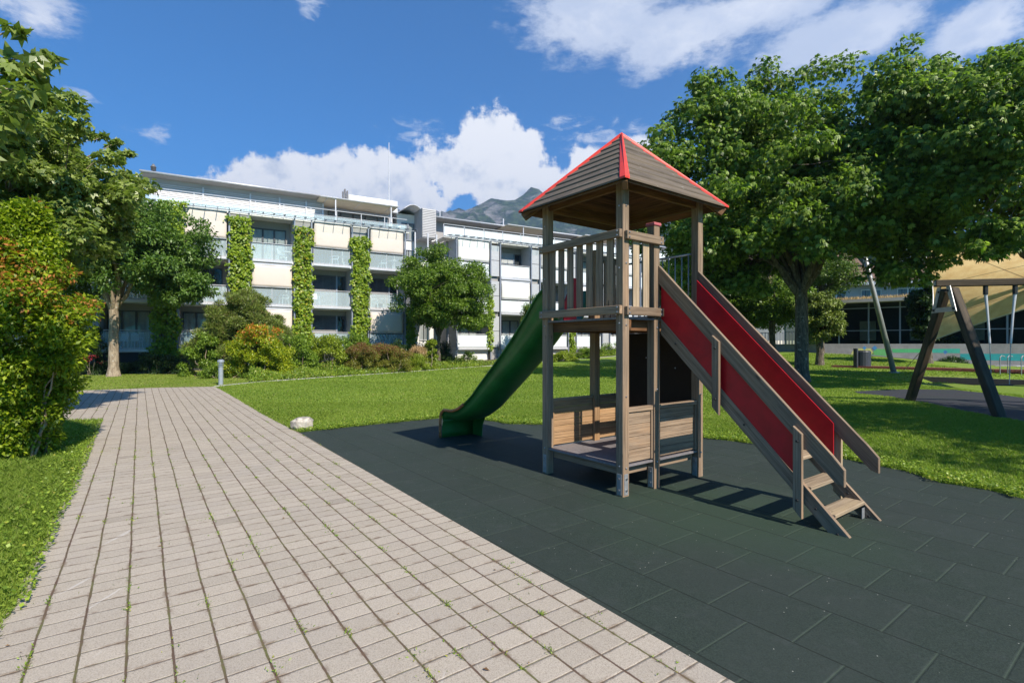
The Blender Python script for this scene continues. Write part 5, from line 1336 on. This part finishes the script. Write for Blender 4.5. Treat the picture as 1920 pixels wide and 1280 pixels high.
# ------------------------------------------------------------------ bollard
def bollard():
    p = G(414, 722); t = empty('bollard_light', p, 0, 'grey bollard lamp at the corner of the path, the lawn and the bed', 'bollard lamp')
    MB().tube([(0, 0, -.05), (0, 0, .74)], .085, 16).build('post', M['bollard'], t, smooth=False)
    mb = MB()
    for z in (.745, .81, .875): mb.tube([(0, 0, z), (0, 0, z + .02)], .115, 16)
    mb.build('louvre_ring', M['bollard'], t)
    MB().tube([(0, 0, .741), (0, 0, .90)], .06, 12).build('lamp_core', M['rail'], t)
    MB().tube([(0, 0, .901), (0, 0, .965), (0, 0, 1.0)], [.125, .12, .07], 16).build('cap', M['bollard'], t)
bollard()
# ------------------------------------------------------------------ swing
def swing():
    A1 = Vector((11.28, 14.55, hgt(11.28, 14.55))); A2 = Vector((10.52, 11.0, 0)); top = Vector((10.93, 12.80, 3.02))
    t = empty('swing_set', (10.93, 12.8, 0), 0, 'heavy dark timber swing frame with steel corner plates at the right edge', 'swing set')
    o = Vector(t.location); bd = Vector((.98, -.2, 0))
    MB().beam(A1 - o - Vector((0, 0, .1)), top - o + Vector((0, .10, -.05)), .19, .19, (1, 0, 0)).build('leg', M['wood_dark'], t, bevel=.03)
    MB().beam(A2 - o - Vector((0, 0, .1)), top - o + Vector((0, -.10, -.05)), .19, .19, (1, 0, 0)).build('leg', M['wood_dark'], t, bevel=.03)
    e = top + bd * 3.9
    for dy in (.10, -.10):
        g_ = e + Vector((.37 * dy / .1 * .2, dy * 17.5, 0)); MB().beam(Vector((g_.x, g_.y, -.1)) - o, e - o + Vector((0, dy, -.05)), .19, .19, (1, 0, 0)).build('leg', M['wood_dark'], t, bevel=.03)
    b0 = top - bd * .32 + Vector((0, 0, .10)); b1 = e + bd * .3 + Vector((0, 0, .10))
    MB().beam(b0 - o, b1 - o, .15, .17).build('beam', M['wood_dark'], t, bevel=.02)
    MB().beam(b0 - o - bd * .006, b0 - o, .09, .10).build('end_plate', M['steel'], t)
    # A-shaped plate, slightly towards the camera side
    c = top - o + bd * -.115
    s_ = Vector((-.2, -.98, 0)).normalized()
    def q(a, z): return c + s_ * a + Vector((0, 0, z))
    mb = MB()
    for pts in ([q(.10, .02), q(.26, .02), q(.50, -.62), q(.36, -.62)], [q(-.10, .02), q(-.36, -.62), q(-.50, -.62), q(-.26, .02)], [q(-.36, -.50), q(.36, -.50), q(.40, -.62), q(-.40, -.62)]):
        mb.poly(pts, .014, tuple(-bd))
    pl = mb.build('corner_plate', M['steel'], t)
    mb = MB()
    for a, z in ((.18, -.1), (-.18, -.1), (.40, -.55), (-.40, -.55)): mb.tube([q(a, z) - bd * .012, q(a, z) - bd * .035], .028, 8)
    mb.build('bolt', M['black'], pl)
    # seat on two rope-covered chains, hanging from two hinges
    k1 = top + bd * .78; k2 = top + bd * 1.40
    for kk, sgn in ((k1, 1), (k2, -1)):
        a = kk - o + Vector((0, 0, .02)); b_ = a + bd * sgn * .09 + Vector((0, 0, -1.42)); c_ = a + bd * sgn * .12 + Vector((0, 0, -2.42))
        MB().tube([a + Vector((0, 0, .0)), a + Vector((0, 0, -.22))], .05, 8).build('hinge', M['black'], t)
        MB().tube([a + Vector((0, 0, -.2)), a.lerp(b_, .5), b_], [.035, .024, .024], 8).build('chain_sleeve', M['rail'], t)
        MB().tube([b_, c_], .011, 6).build('chain', M['steel'], t)
    m_ = (k1 + k2) / 2 - o; 
    MB().beam(m_ - bd * .22 + Vector((0, 0, -2.42)), m_ + bd * .22 + Vector((0, 0, -2.42)), .19, .035).build('seat', M['black'], t, bevel=.012)
    for d in (2.3, 2.92):
        a = top + bd * d - o; MB().tube([a, a + Vector((0, 0, -2.4))], .02, 6).build('chain', M['steel'], t)
    m_ = top + bd * 2.61 - o; MB().beam(m_ - bd * .3 + Vector((0, 0, -2.4)), m_ + bd * .3 + Vector((0, 0, -2.4)), .19, .035).build('seat', M['black'], t)
swing()
# ------------------------------------------------------------------ concrete wall, pavilion, boardwalk
def right_side():
    WL = Vector((22.8, 38.0, 0)); WR = Vector((36.0, 29.9, 0)); d = (WR - WL).normalized(); ang = math.atan2(d.y, d.x)
    t = empty('garden_wall', WL, ang, 'long low concrete wall painted with green, yellow and turquoise shapes', 'concrete wall')
    L = (WR - WL).length
    w = MB().box(0, L, 0, .25, -.6, 1.62).build('wall_body', M['wall_conc'], t, bevel=.01)
    def xat(px):  # along the wall where the column px meets it
        k = (px - 960) / 960; return (k * WL.y - WL.x) / (d.x - k * d.y)
    def zat(px, py): s_ = xat(px); Y = WL.y + d.y * s_; return EYE + (645 - py) / 960 * Y
    paints = [('yellow', (.42, .42, .14), [(1595, 664), (1602, 653), (1632, 653), (1640, 664)]), ('green', (.10, .34, .11), [(1634, 665), (1640, 654), (1668, 654), (1672, 668)]),
              ('green2', (.07, .36, .14), [(1672, 654), (1735, 654), (1735, 661), (1674, 661)]), ('teal2', (.04, .34, .25), [(1735.3, 654), (1800, 653.5), (1800, 662), (1735.3, 661)]),
              ('turq', (.015, .26, .26), [(1800.5, 663), (1925, 663), (1925, 676.5), (1800.5, 674)]),
              ('blue', (.05, .20, .42), [(1617, 652), (1621, 648.5), (1625, 652), (1621, 656)]), ('blue2', (.05, .20, .42), [(1635, 652), (1640, 647.5), (1645, 652), (1640, 657)]), ('blue3', (.05, .20, .42), [(1768, 659), (1773, 656), (1777, 660), (1772, 664)])]
    for i, (nm, c, pts) in enumerate(paints):
        mt = simple('wall_paint_' + nm, c, .8, var=.08)
        yy = -.004 if i != 5 and i != 6 else -.009
        MB().poly([(xat(px), yy, zat(px, py)) for px, py in pts][::-1]).build('paint_patch', mt, t)
    # paved strip in front of the wall
    mb = MB(); rows = [[], []]
    for k in range(15):
        p = WL + d * (L * k / 14); n = Vector((d.y, -d.x, 0))
        for r_, o_ in ((0, 1.3), (1, 0.0)): q = p + n * o_; rows[r_].append((q.x, q.y, hgt(q.x, q.y) + .02))
    mb.grid(rows); tag(mb.build('gravel_strip', M['concrete']), kind='structure')
    # pavilion
    PL = Vector((22.6, 42.4, 0)); dd = Vector((4, -3.2, 0)).normalized(); pa = math.atan2(dd.y, dd.x)
    t = empty('glass_pavilion', PL, pa, 'flat-roofed glass pavilion with grass on its roof behind the low concrete wall', 'pavilion')
    Lp = 22.0; zf, zr = 1.6, 4.75
    MB().box(-.8, Lp, 0.3, 6, .5, zf).build('floor_slab', M['wall_conc'], t)
    MB().box(-1.4, Lp + .5, -1.1, 7, zr - .02, zr + .22).build('roof', M['wall_shade'], t)
    mb = MB()
    for k in range(12): mb.box(k * 1.9 - .05, k * 1.9 + .05, 0, .12, zf, zr - .02)
    mb.box(0, Lp, .01, .1, zf + 1.0, zf + 1.06); mb.box(0, Lp, .01, .1, zr - .45, zr - .38); mb.build('window_frame', M['frame'], t)
    MB().poly([(0, .06, zf), (Lp, .06, zf), (Lp, .06, zr), (0, .06, zr)]).build('pane', M['pane_dk'], t)
    MB().box(0, Lp, 5.2, 5.4, zf, zr).build('rear_wall', M['dark_in'], t)
    mb = MB()
    for k in range(6): mb.box(1.5 + k * 3.3, 2.6 + k * 3.3, 4.4, 4.6, zf + .3, zf + 1.5 + .4 * (k % 2))
    mb.build('indoor_cupboard', M['curtain'], t)
    n = 5000; P = np.stack([rng.uniform(-1.3, Lp, n), rng.uniform(-1.0, -.1, n), np.full(n, zr + .21)], 1)
    D = rng.normal(size=(n, 3)) * .5; D[:, 2] = 1
    np_mesh('roof_grass', leaf_verts(P, D, .25 * (1 + rng.uniform(-.5, .4, n)), .12, .1), 4, M['f_straw'], t, {'tint': rng.random(n), 'tip': np.zeros(n)})
    # older building behind it
    t = empty('gabled_building', (34, 58, 0), R(-28), 'grey-fronted building with a terracotta roof rising behind the glass pavilion', 'building')
    MB().box(-6, 22, 0, 9, 0, 8.2).build('wall', M['louver'], t)
    for k in range(8): window(t, -5 + k * 3.2, -3.2 + k * 3.2, 5.9, 7.5, -.01, 2, 2, 'white')
    MB().poly([(-6.6, -.9, 8.2), (22.6, -.9, 8.2), (22.6, 4.5, 10.6), (-6.6, 4.5, 10.6)], .15, (0, 0, -1)).build('roof', M['terracotta'], t)
    MB().box(-6.6, 22.6, -1.0, -.9, 7.95, 8.25).build('eaves_board', M['rail'], t)
    t = empty('brick_house', (44, 76, 0), R(-20), 'brick house end showing between the boughs left of the leaning mast', 'house')
    MB().box(-5, 6, 0, 8, 0, 13.0).build('wall', M['brick'], t); MB().box(-9, -5.01, 0, 8, 0, 13.6).build('white_wall', M['white'], t)
    window(t, -3, -1, 9.5, 11.5, -.01, 2, 2, 'white')
    MB().poly([(-9.5, -.8, 13.6), (6.6, -.8, 13.0), (6.6, 4, 15.4), (-9.5, 4, 16)], .15).build('roof', M['terracotta'], t)
    # boardwalk with its dark pit below
    a = G(1562, 687); e = Vector((26.2, 23.4, .12)); dv = (e - a); mb = MB()
    n = 26; w = .42
    sd = Vector((dv.y, -dv.x, 0)).normalized()
    for k in range(n):
        p = a + dv * (k / n); q = a + dv * ((k + .96) / n); zz = .36
        mb.hexa([(p.x + sd.x * w, p.y + sd.y * w, zz - .13), (q.x + sd.x * w, q.y + sd.y * w, zz - .13), (q.x - sd.x * w, q.y - sd.y * w, zz - .13), (p.x - sd.x * w, p.y - sd.y * w, zz - .13),
                 (p.x + sd.x * w, p.y + sd.y * w, zz), (q.x + sd.x * w, q.y + sd.y * w, zz), (q.x - sd.x * w, q.y - sd.y * w, zz), (p.x - sd.x * w, p.y - sd.y * w, zz)])
    t = empty('boardwalk', (a.x, a.y, 0), 0, 'low red-brown boardwalk running past the litter bin to the right edge', 'boardwalk')
    o = mb.build('deck_board', M['rustdeck'], t); o.location = -Vector((a.x, a.y, 0))
    mb = MB()
    for k in range(8):
        p = a + dv * ((k + .5) / 8); mb.box(p.x - .08, p.x + .08, p.y - .08, p.y + .08, -.2, .23)
    o = mb.build('support_post', M['wall_conc'], t); o.location = -Vector((a.x, a.y, 0))
    # recess: concrete curb wall and floor coloured dark to paint in its shade
    t = empty('concrete_basin', (21.5, 22.0, 0), math.atan2(dv.y, dv.x), 'concrete basin coloured dark as shade, below the boardwalk behind the swing', 'basin')
    MB().box(-3.4, 6, 1.1, 1.35, -1.2, .02).build('basin_wall', simple('shade_dark_concrete', (.05, .048, .045), .9), t)
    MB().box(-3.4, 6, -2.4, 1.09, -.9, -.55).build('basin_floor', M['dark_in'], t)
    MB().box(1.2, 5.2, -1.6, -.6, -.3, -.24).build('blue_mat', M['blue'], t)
    # steel hoop rails
    for i, (px, Y) in enumerate(((1875, 24.6), (1915, 24.2))):
        p = ray(px, 690, Y); p.z = .1; t = empty('hoop_rail', p, .3, ('left steel hoop rail on the basin behind the swing', 'right steel hoop rail on the basin behind the swing')[i], 'railing', 'steel hoop rails')
        for k in (0, .55): MB().tube([(k, 0, 0), (k, 0, .85), (k + .1, 0, .95), (k + .35, 0, .90)], .022, 6).build('hoop', M['steel'], t)
        MB().tube([(-.35, 0, .45), (.9, 0, .45)], .018, 6).build('cross_bar', M['steel'], t)
    # bin
    g = G(1616, 689); t = empty('litter_bin', g, 0.2, 'dark squat litter bin beside the boardwalk and the leaning mast', 'litter bin')
    mb = MB(); mb.tube([(.06, 0, 0.05), (.06, 0, .88), (.06, 0, .94)], [.40, .40, .36], 18); mb.build('bin_body', M['bin'], t)
    MB().box(-.46, -.36, -.12, .12, 0, 1.08).build('bin_post', M['bin'], t, bevel=.01)
    MB().tube([(.06, 0, .94), (.06, 0, .96)], .33, 18).build('lid', M['black'], t)
right_side()
# leaning mast and sail
def sail():
    f = G(1677, 699); tp = ray(1600, 395, f.y + .6)
    t = empty('sail_mast', f, 0, 'tall leaning steel mast between the trunk and the sail', 'mast')
    MB().tube([(0, 0, -.1), (tp - f)], [.13, .105], 14).build('pole', M['steel'], t, smooth=True)
    MB().tube([(0, 0, -.02), (0, 0, .05)], .24, 14).build('base_plate', M['steel'], t)
    t = empty('shade_sail', ray(1800, 700, 24), 0, 'large tan shade sail stretched behind the swing at the right edge', 'shade sail'); o = Vector(t.location)
    A = ray(1722, 452, 24.5); B_ = ray(2120, 420, 21.0); C = ray(2120, 520, 15.5); D_ = ray(1742, 641, 21.5)
    M['sail'], nt, b = new_mat('tan_sail_cloth'); oc = nt('UVMap').outputs[0]
    n = nt.noise(oc, .6, 4, .6); uvs = nt('SeparateXYZ', None, _0=oc).outputs
    seam = nt.m('ABSOLUTE', nt.m('SUBTRACT', nt.m('FRACT', nt.m('ADD', nt.m('MULTIPLY', uvs[1], 1 / 8.0), nt.m('MULTIPLY', uvs[0], .008))), .5))
    col = nt.mix(nt.smooth(n, .3, .7), (.78, .53, .24), (.90, .67, .34)); col = nt.mix(nt.m('MULTIPLY', nt.smooth(seam, .014, .006), .75), col, (.16, .10, .05))
    seam2 = nt.m('ABSOLUTE', nt.m('SUBTRACT', nt.m('ADD', nt.m('MULTIPLY', uvs[0], 1.0), nt.m('MULTIPLY', uvs[1], -.7)), 2.0)); col = nt.mix(nt.m('MULTIPLY', nt.smooth(seam2, .16, .05), .7), col, (.16, .10, .05))
    setb(b, nt, Base_Color=col, Roughness=.8)
    tr = nt('BsdfTranslucent', None, _0=col); mx = nt('MixShader', None, _0=.3, _1=b.outputs[0], _2=tr.outputs[0]); nt.link(mx.outputs[0], M['sail'].node_tree.nodes['Material Output'].inputs['Surface'])
    rows = []; N_ = 24
    for i in range(N_ + 1):
        v = i / N_; row = []
        for j in range(N_ + 1):
            u = j / N_; uu = u * (1 - .055 * 4 * v * (1 - v)) + .055 * 4 * v * (1 - v) * 1.0
            vv = v + .05 * 4 * u * (1 - u) * (1 - 2 * v) * .5
            p = (A * (1 - uu) + B_ * uu) * (1 - vv) + (D_ * (1 - uu) + C * uu) * vv
            row.append(p - o)
        rows.append(row)
    mb = MB(); mb.grid(rows); mb.build('sail_cloth', M['sail'], t, smooth=True)
    mb = MB(); mb.tube(rows[0], .02, 5); mb.tube(rows[-1], .02, 5); mb.tube([r_[0] for r_ in rows], .02, 5); mb.build('edge_cable', M['rail'], t)
    mb = MB(); mb.tube([rows[-1][0], ray(1690, 700, 28) - o], .014, 5); mb.tube([rows[0][0], tp - o], .014, 5); mb.build('guy_cable', M['steel'], t)
sail()
# ------------------------------------------------------------------ trees and hedges of the background
def far_tree(base, c, r, n, rs, per, L, label, seed, mat='f_wood', trunk=.2, ht=2.0, name='background_tree', group='trees behind the lawn', **kw):
    cl = ell_clumps(c, r, n, rs, per, fill=.45, seed=seed)
    tree(name, base, ht, trunk, cl, mat, 'bark', L, .5, label, group=group, subs=20, limbs=6, seed=seed, **kw)
def ft(px0, px1, pyt, pyb, Y, label, seed, n=120, mat='f_wood', L=.18, **kw):
    a = ray(px0, pyb, Y); b_ = ray(px1, pyt, Y); cx_ = (a.x + b_.x) / 2; rx = (b_.x - a.x) / 2; z0 = max(a.z, .4); rz = (b_.z - z0) / 2
    far_tree((cx_, Y, hgt(cx_, Y)), (cx_, Y, z0 + rz), (rx, min(rx, 3.5), rz), n, min(.9, rx * .28), 190, L, label, seed, mat, ht=max(.8, z0 + .3), **kw)
ft(1215, 1330, 470, 640, 33, 'dense tree right behind the upper end of the steps', 101, 120)
ft(1290, 1425, 490, 625, 36, 'mid green tree above the steps, left of the big trunk', 102, 120, 'f_mid')
ft(1385, 1510, 500, 622, 34, 'yellowish green tree just left of the big dark trunk', 103, 110, 'f_mid')
ft(1230, 1400, 560, 650, 44, 'dark low tree deep behind the steps', 104, 100, 'f_dark')
ft(1497, 1577, 548, 640, 31, 'round olive-green pine just right of the big dark trunk', 105, 110, 'f_pine', .16)
ft(1480, 1600, 470, 560, 38, 'leafy tree behind the big trunk above the pavilion', 106, 90, 'f_wood')
ft(1710, 1770, 520, 640, 30, 'dark narrow tree in front of the pavilion beside the sail', 107, 90, 'f_dark')
ft(1740, 1850, 560, 646, 42, 'dark tree beyond the wall under the sail, left', 108, 110, 'f_dark')
ft(1830, 1990, 540, 646, 44, 'dark tree beyond the wall under the sail, right', 109, 130, 'f_dark')
ft(1560, 1640, 600, 650, 60, 'dark tree far behind the left end of the pavilion', 110, 60, 'f_dark')
ft(1880, 2050, 420, 560, 62, 'sunlit tree on the slope at the right edge above the sail', 111, 160, 'f_mid', .3)
pshrub('wall_shrub', 1750, 1812, 668, 688, 32.2, .8, 40, .22, 130, 'f_dark', .12, .3, 'low spreading dark shrub at the foot of the painted wall', 112, group=None)
pshrub('wall_shrub', 1758, 1800, 628, 646, 37.5, .8, 30, .22, 100, 'f_yell', .12, .4, 'bright shrub on top of the wall under the sail', 113, group=None)
# low fence and wall behind the steps
def yard():
    a = ray(1395, 655, 50); b_ = ray(1560, 655, 50)
    t = empty('yard_fence', (a.x, a.y, hgt(a.x, a.y)), 0, 'grey fence and low white wall far behind the steps, left of the big trunk', 'fence')
    L = b_.x - a.x
    MB().box(0, L, .5, .7, -.3, 1.0).build('low_wall', M['curtain'], t)
    mb = MB()
    for k in range(30): mb.box(k * L / 29 - .03, k * L / 29 + .03, 0, .05, -.2, 1.8)
    mb.box(0, L, .06, .10, 1.7, 1.76); mb.box(0, L, .06, .10, .5, .56); mb.build('fence_bar', M['frame'], t)
    t = empty('low_grey_house', (a.x + 3, 64, 0), 0, 'low grey building with dark windows far behind the steps', 'building')
    MB().box(-12, 14, 0, 8, 0, 5.2).build('wall', M['grey_wall'], t)
    for k in range(7): window(t, -11 + k * 3.4, -9 + k * 3.4, 1.9, 3.8, -.01, 2, 2)
    MB().box(-12.5, 14.5, -.5, 8.5, 5.2, 5.5).build('roof', M['wall_shade'], t)
yard()
# ------------------------------------------------------------------ mountains
def mountains(name, prof, r0, r1, pxs, seed, mat, nr=60, na=220, base=0.0, ridge_amp=60):
    # prof: (px, py) of the skyline; the slope climbs from r0 to the ridge at r1
    mb = MB(); rows = []
    for i in range(nr + 1):
        t = i / nr; row = []
        for j in range(na + 1):
            px = pxs[0] + (pxs[1] - pxs[0]) * j / na; k = (px - 960) / 960
            for (p0, q0), (p1, q1) in zip(prof, prof[1:]):
                if p0 <= px <= p1: break
            py = q0 + (q1 - q0) * max(0, min(1, (px - p0) / (p1 - p0)))
            Y = r0 + (r1 - r0) * min(t, 1.0) / 1.0
            Hr = (645 - py + 7) / 960 * (r0 + (r1 - r0) * .86) * .97
            tt = min(t / .86, 1.0)
            z = Hr * (tt ** 1.25) if t <= .86 else Hr * (1 - (t - .86) * 3.0)
            x = k * r1 * (.35 + .65 * Y / r1)
            v = Vector((x, Y, 0)) / (r1 * .09); v.z = seed
            n1 = mnoise.fractal(v, 1.0, 2.1, 6); n2 = abs(mnoise.noise(v * 2.2)); n3 = mnoise.fractal(v * 5.0, 1.0, 2.2, 4)
            z += ridge_amp * (n1 * 1.1 - n2 * 1.6 + 1.0 * n3) * min(1, t * 2.5) * (.55 if t > .78 else 1)
            row.append((x, Y, z + base - 5 * (t == 0)))
        rows.append(row)
    mb.grid(rows); tag(mb.build(name, mat, smooth=True), kind='structure')
def mountain_mat():
    m, nt, b = new_mat('mountain_forest_and_rock'); g = nt('NewGeometry'); oc = nt('TexCoord').outputs['Object']
    z = nt('SeparateXYZ', None, _0=oc).outputs[2]; nz = nt('SeparateXYZ', None, _0=g.outputs['Normal']).outputs[2]
    n = nt.noise(oc, .006, 8, .65); n2 = nt.noise(nt.map(oc, scale=(1, 1, 3.5)), .012, 8, .7)
    forest = nt.mix(nt.smooth(nt.noise(oc, .05, 5, .7), .35, .65), (.018, .035, .012), (.065, .10, .03))
    meadow = nt.mix(nt.smooth(n, .54, .70), forest, (.11, .15, .05))
    rock_ = nt.mix(nt.smooth(n2, .35, .65), (.085, .085, .085), (.26, .25, .24))
    rk = nt.m('ADD', nt.m('ADD', nt.m('MULTIPLY', z, .0016), nt.m('MULTIPLY', nt.m('SUBTRACT', n2, .5), 2.2)), nt.m('MULTIPLY', nt.m('SUBTRACT', .75, nz), 1.3))
    col = nt.mix(nt.smooth(nt.m('ADD', rk, nt.smooth(nt('SeparateXYZ', None, _0=oc).outputs[0], 100.0, -300.0, 0.0, .45)), .98, 1.5), meadow, rock_)
    setb(b, nt, Base_Color=col, Roughness=.95, Specular_IOR_Level=.1); bump(nt, b, nt.m('ADD', n, n2), 1.0, 25.0)
    return m
M['mount'] = mountain_mat()
prof = [(-900, 420), (200, 420), (600, 410), (700, 396), (760, 388), (800, 384), (835, 383), (855, 389), (880, 387), (905, 384), (925, 377), (950, 372), (970, 371), (990, 366), (1005, 358), (1018, 360), (1035, 366),
        (1060, 372), (1100, 380), (1160, 372), (1250, 350), (1400, 330), (1550, 380), (1650, 430), (1750, 440), (1900, 420), (2200, 400), (3200, 420)]
mountains('mountain_range', prof, 1100, 2600, (-300, 2900), 3.3, M['mount'])
M['hill'] = simple('wooded_slope', (.055, .10, .022), .95, var=.35, scale=.12, bmp=1.0)
mountains('wooded_hill', [(1500, 640), (1650, 560), (1750, 510), (1850, 462), (1950, 430), (2200, 360), (3000, 300), (3400, 300)], 90, 330, (1480, 3300), 8.1, M['hill'], nr=40, na=120, ridge_amp=4)
# ------------------------------------------------------------------ air
def haze():
    mb = MB(); mb.box(-5200, 5200, -500, 5200, -420, 1020); m = bpy.data.materials.new('thin_air'); m.use_nodes = True; t = m.node_tree; t.nodes.clear(); nt = NT(t)
    v = nt('VolumePrincipled', None); v.inputs['Color'].default_value = (.45, .64, 1.0, 1); v.inputs['Density'].default_value = 0.00019; v.inputs['Anisotropy'].default_value = .25
    out = t.nodes.new('ShaderNodeOutputMaterial'); t.links.new(v.outputs[0], out.inputs['Volume'])
    tag(mb.build('haze', m), kind='stuff')
HAZE = True
if HAZE: haze()
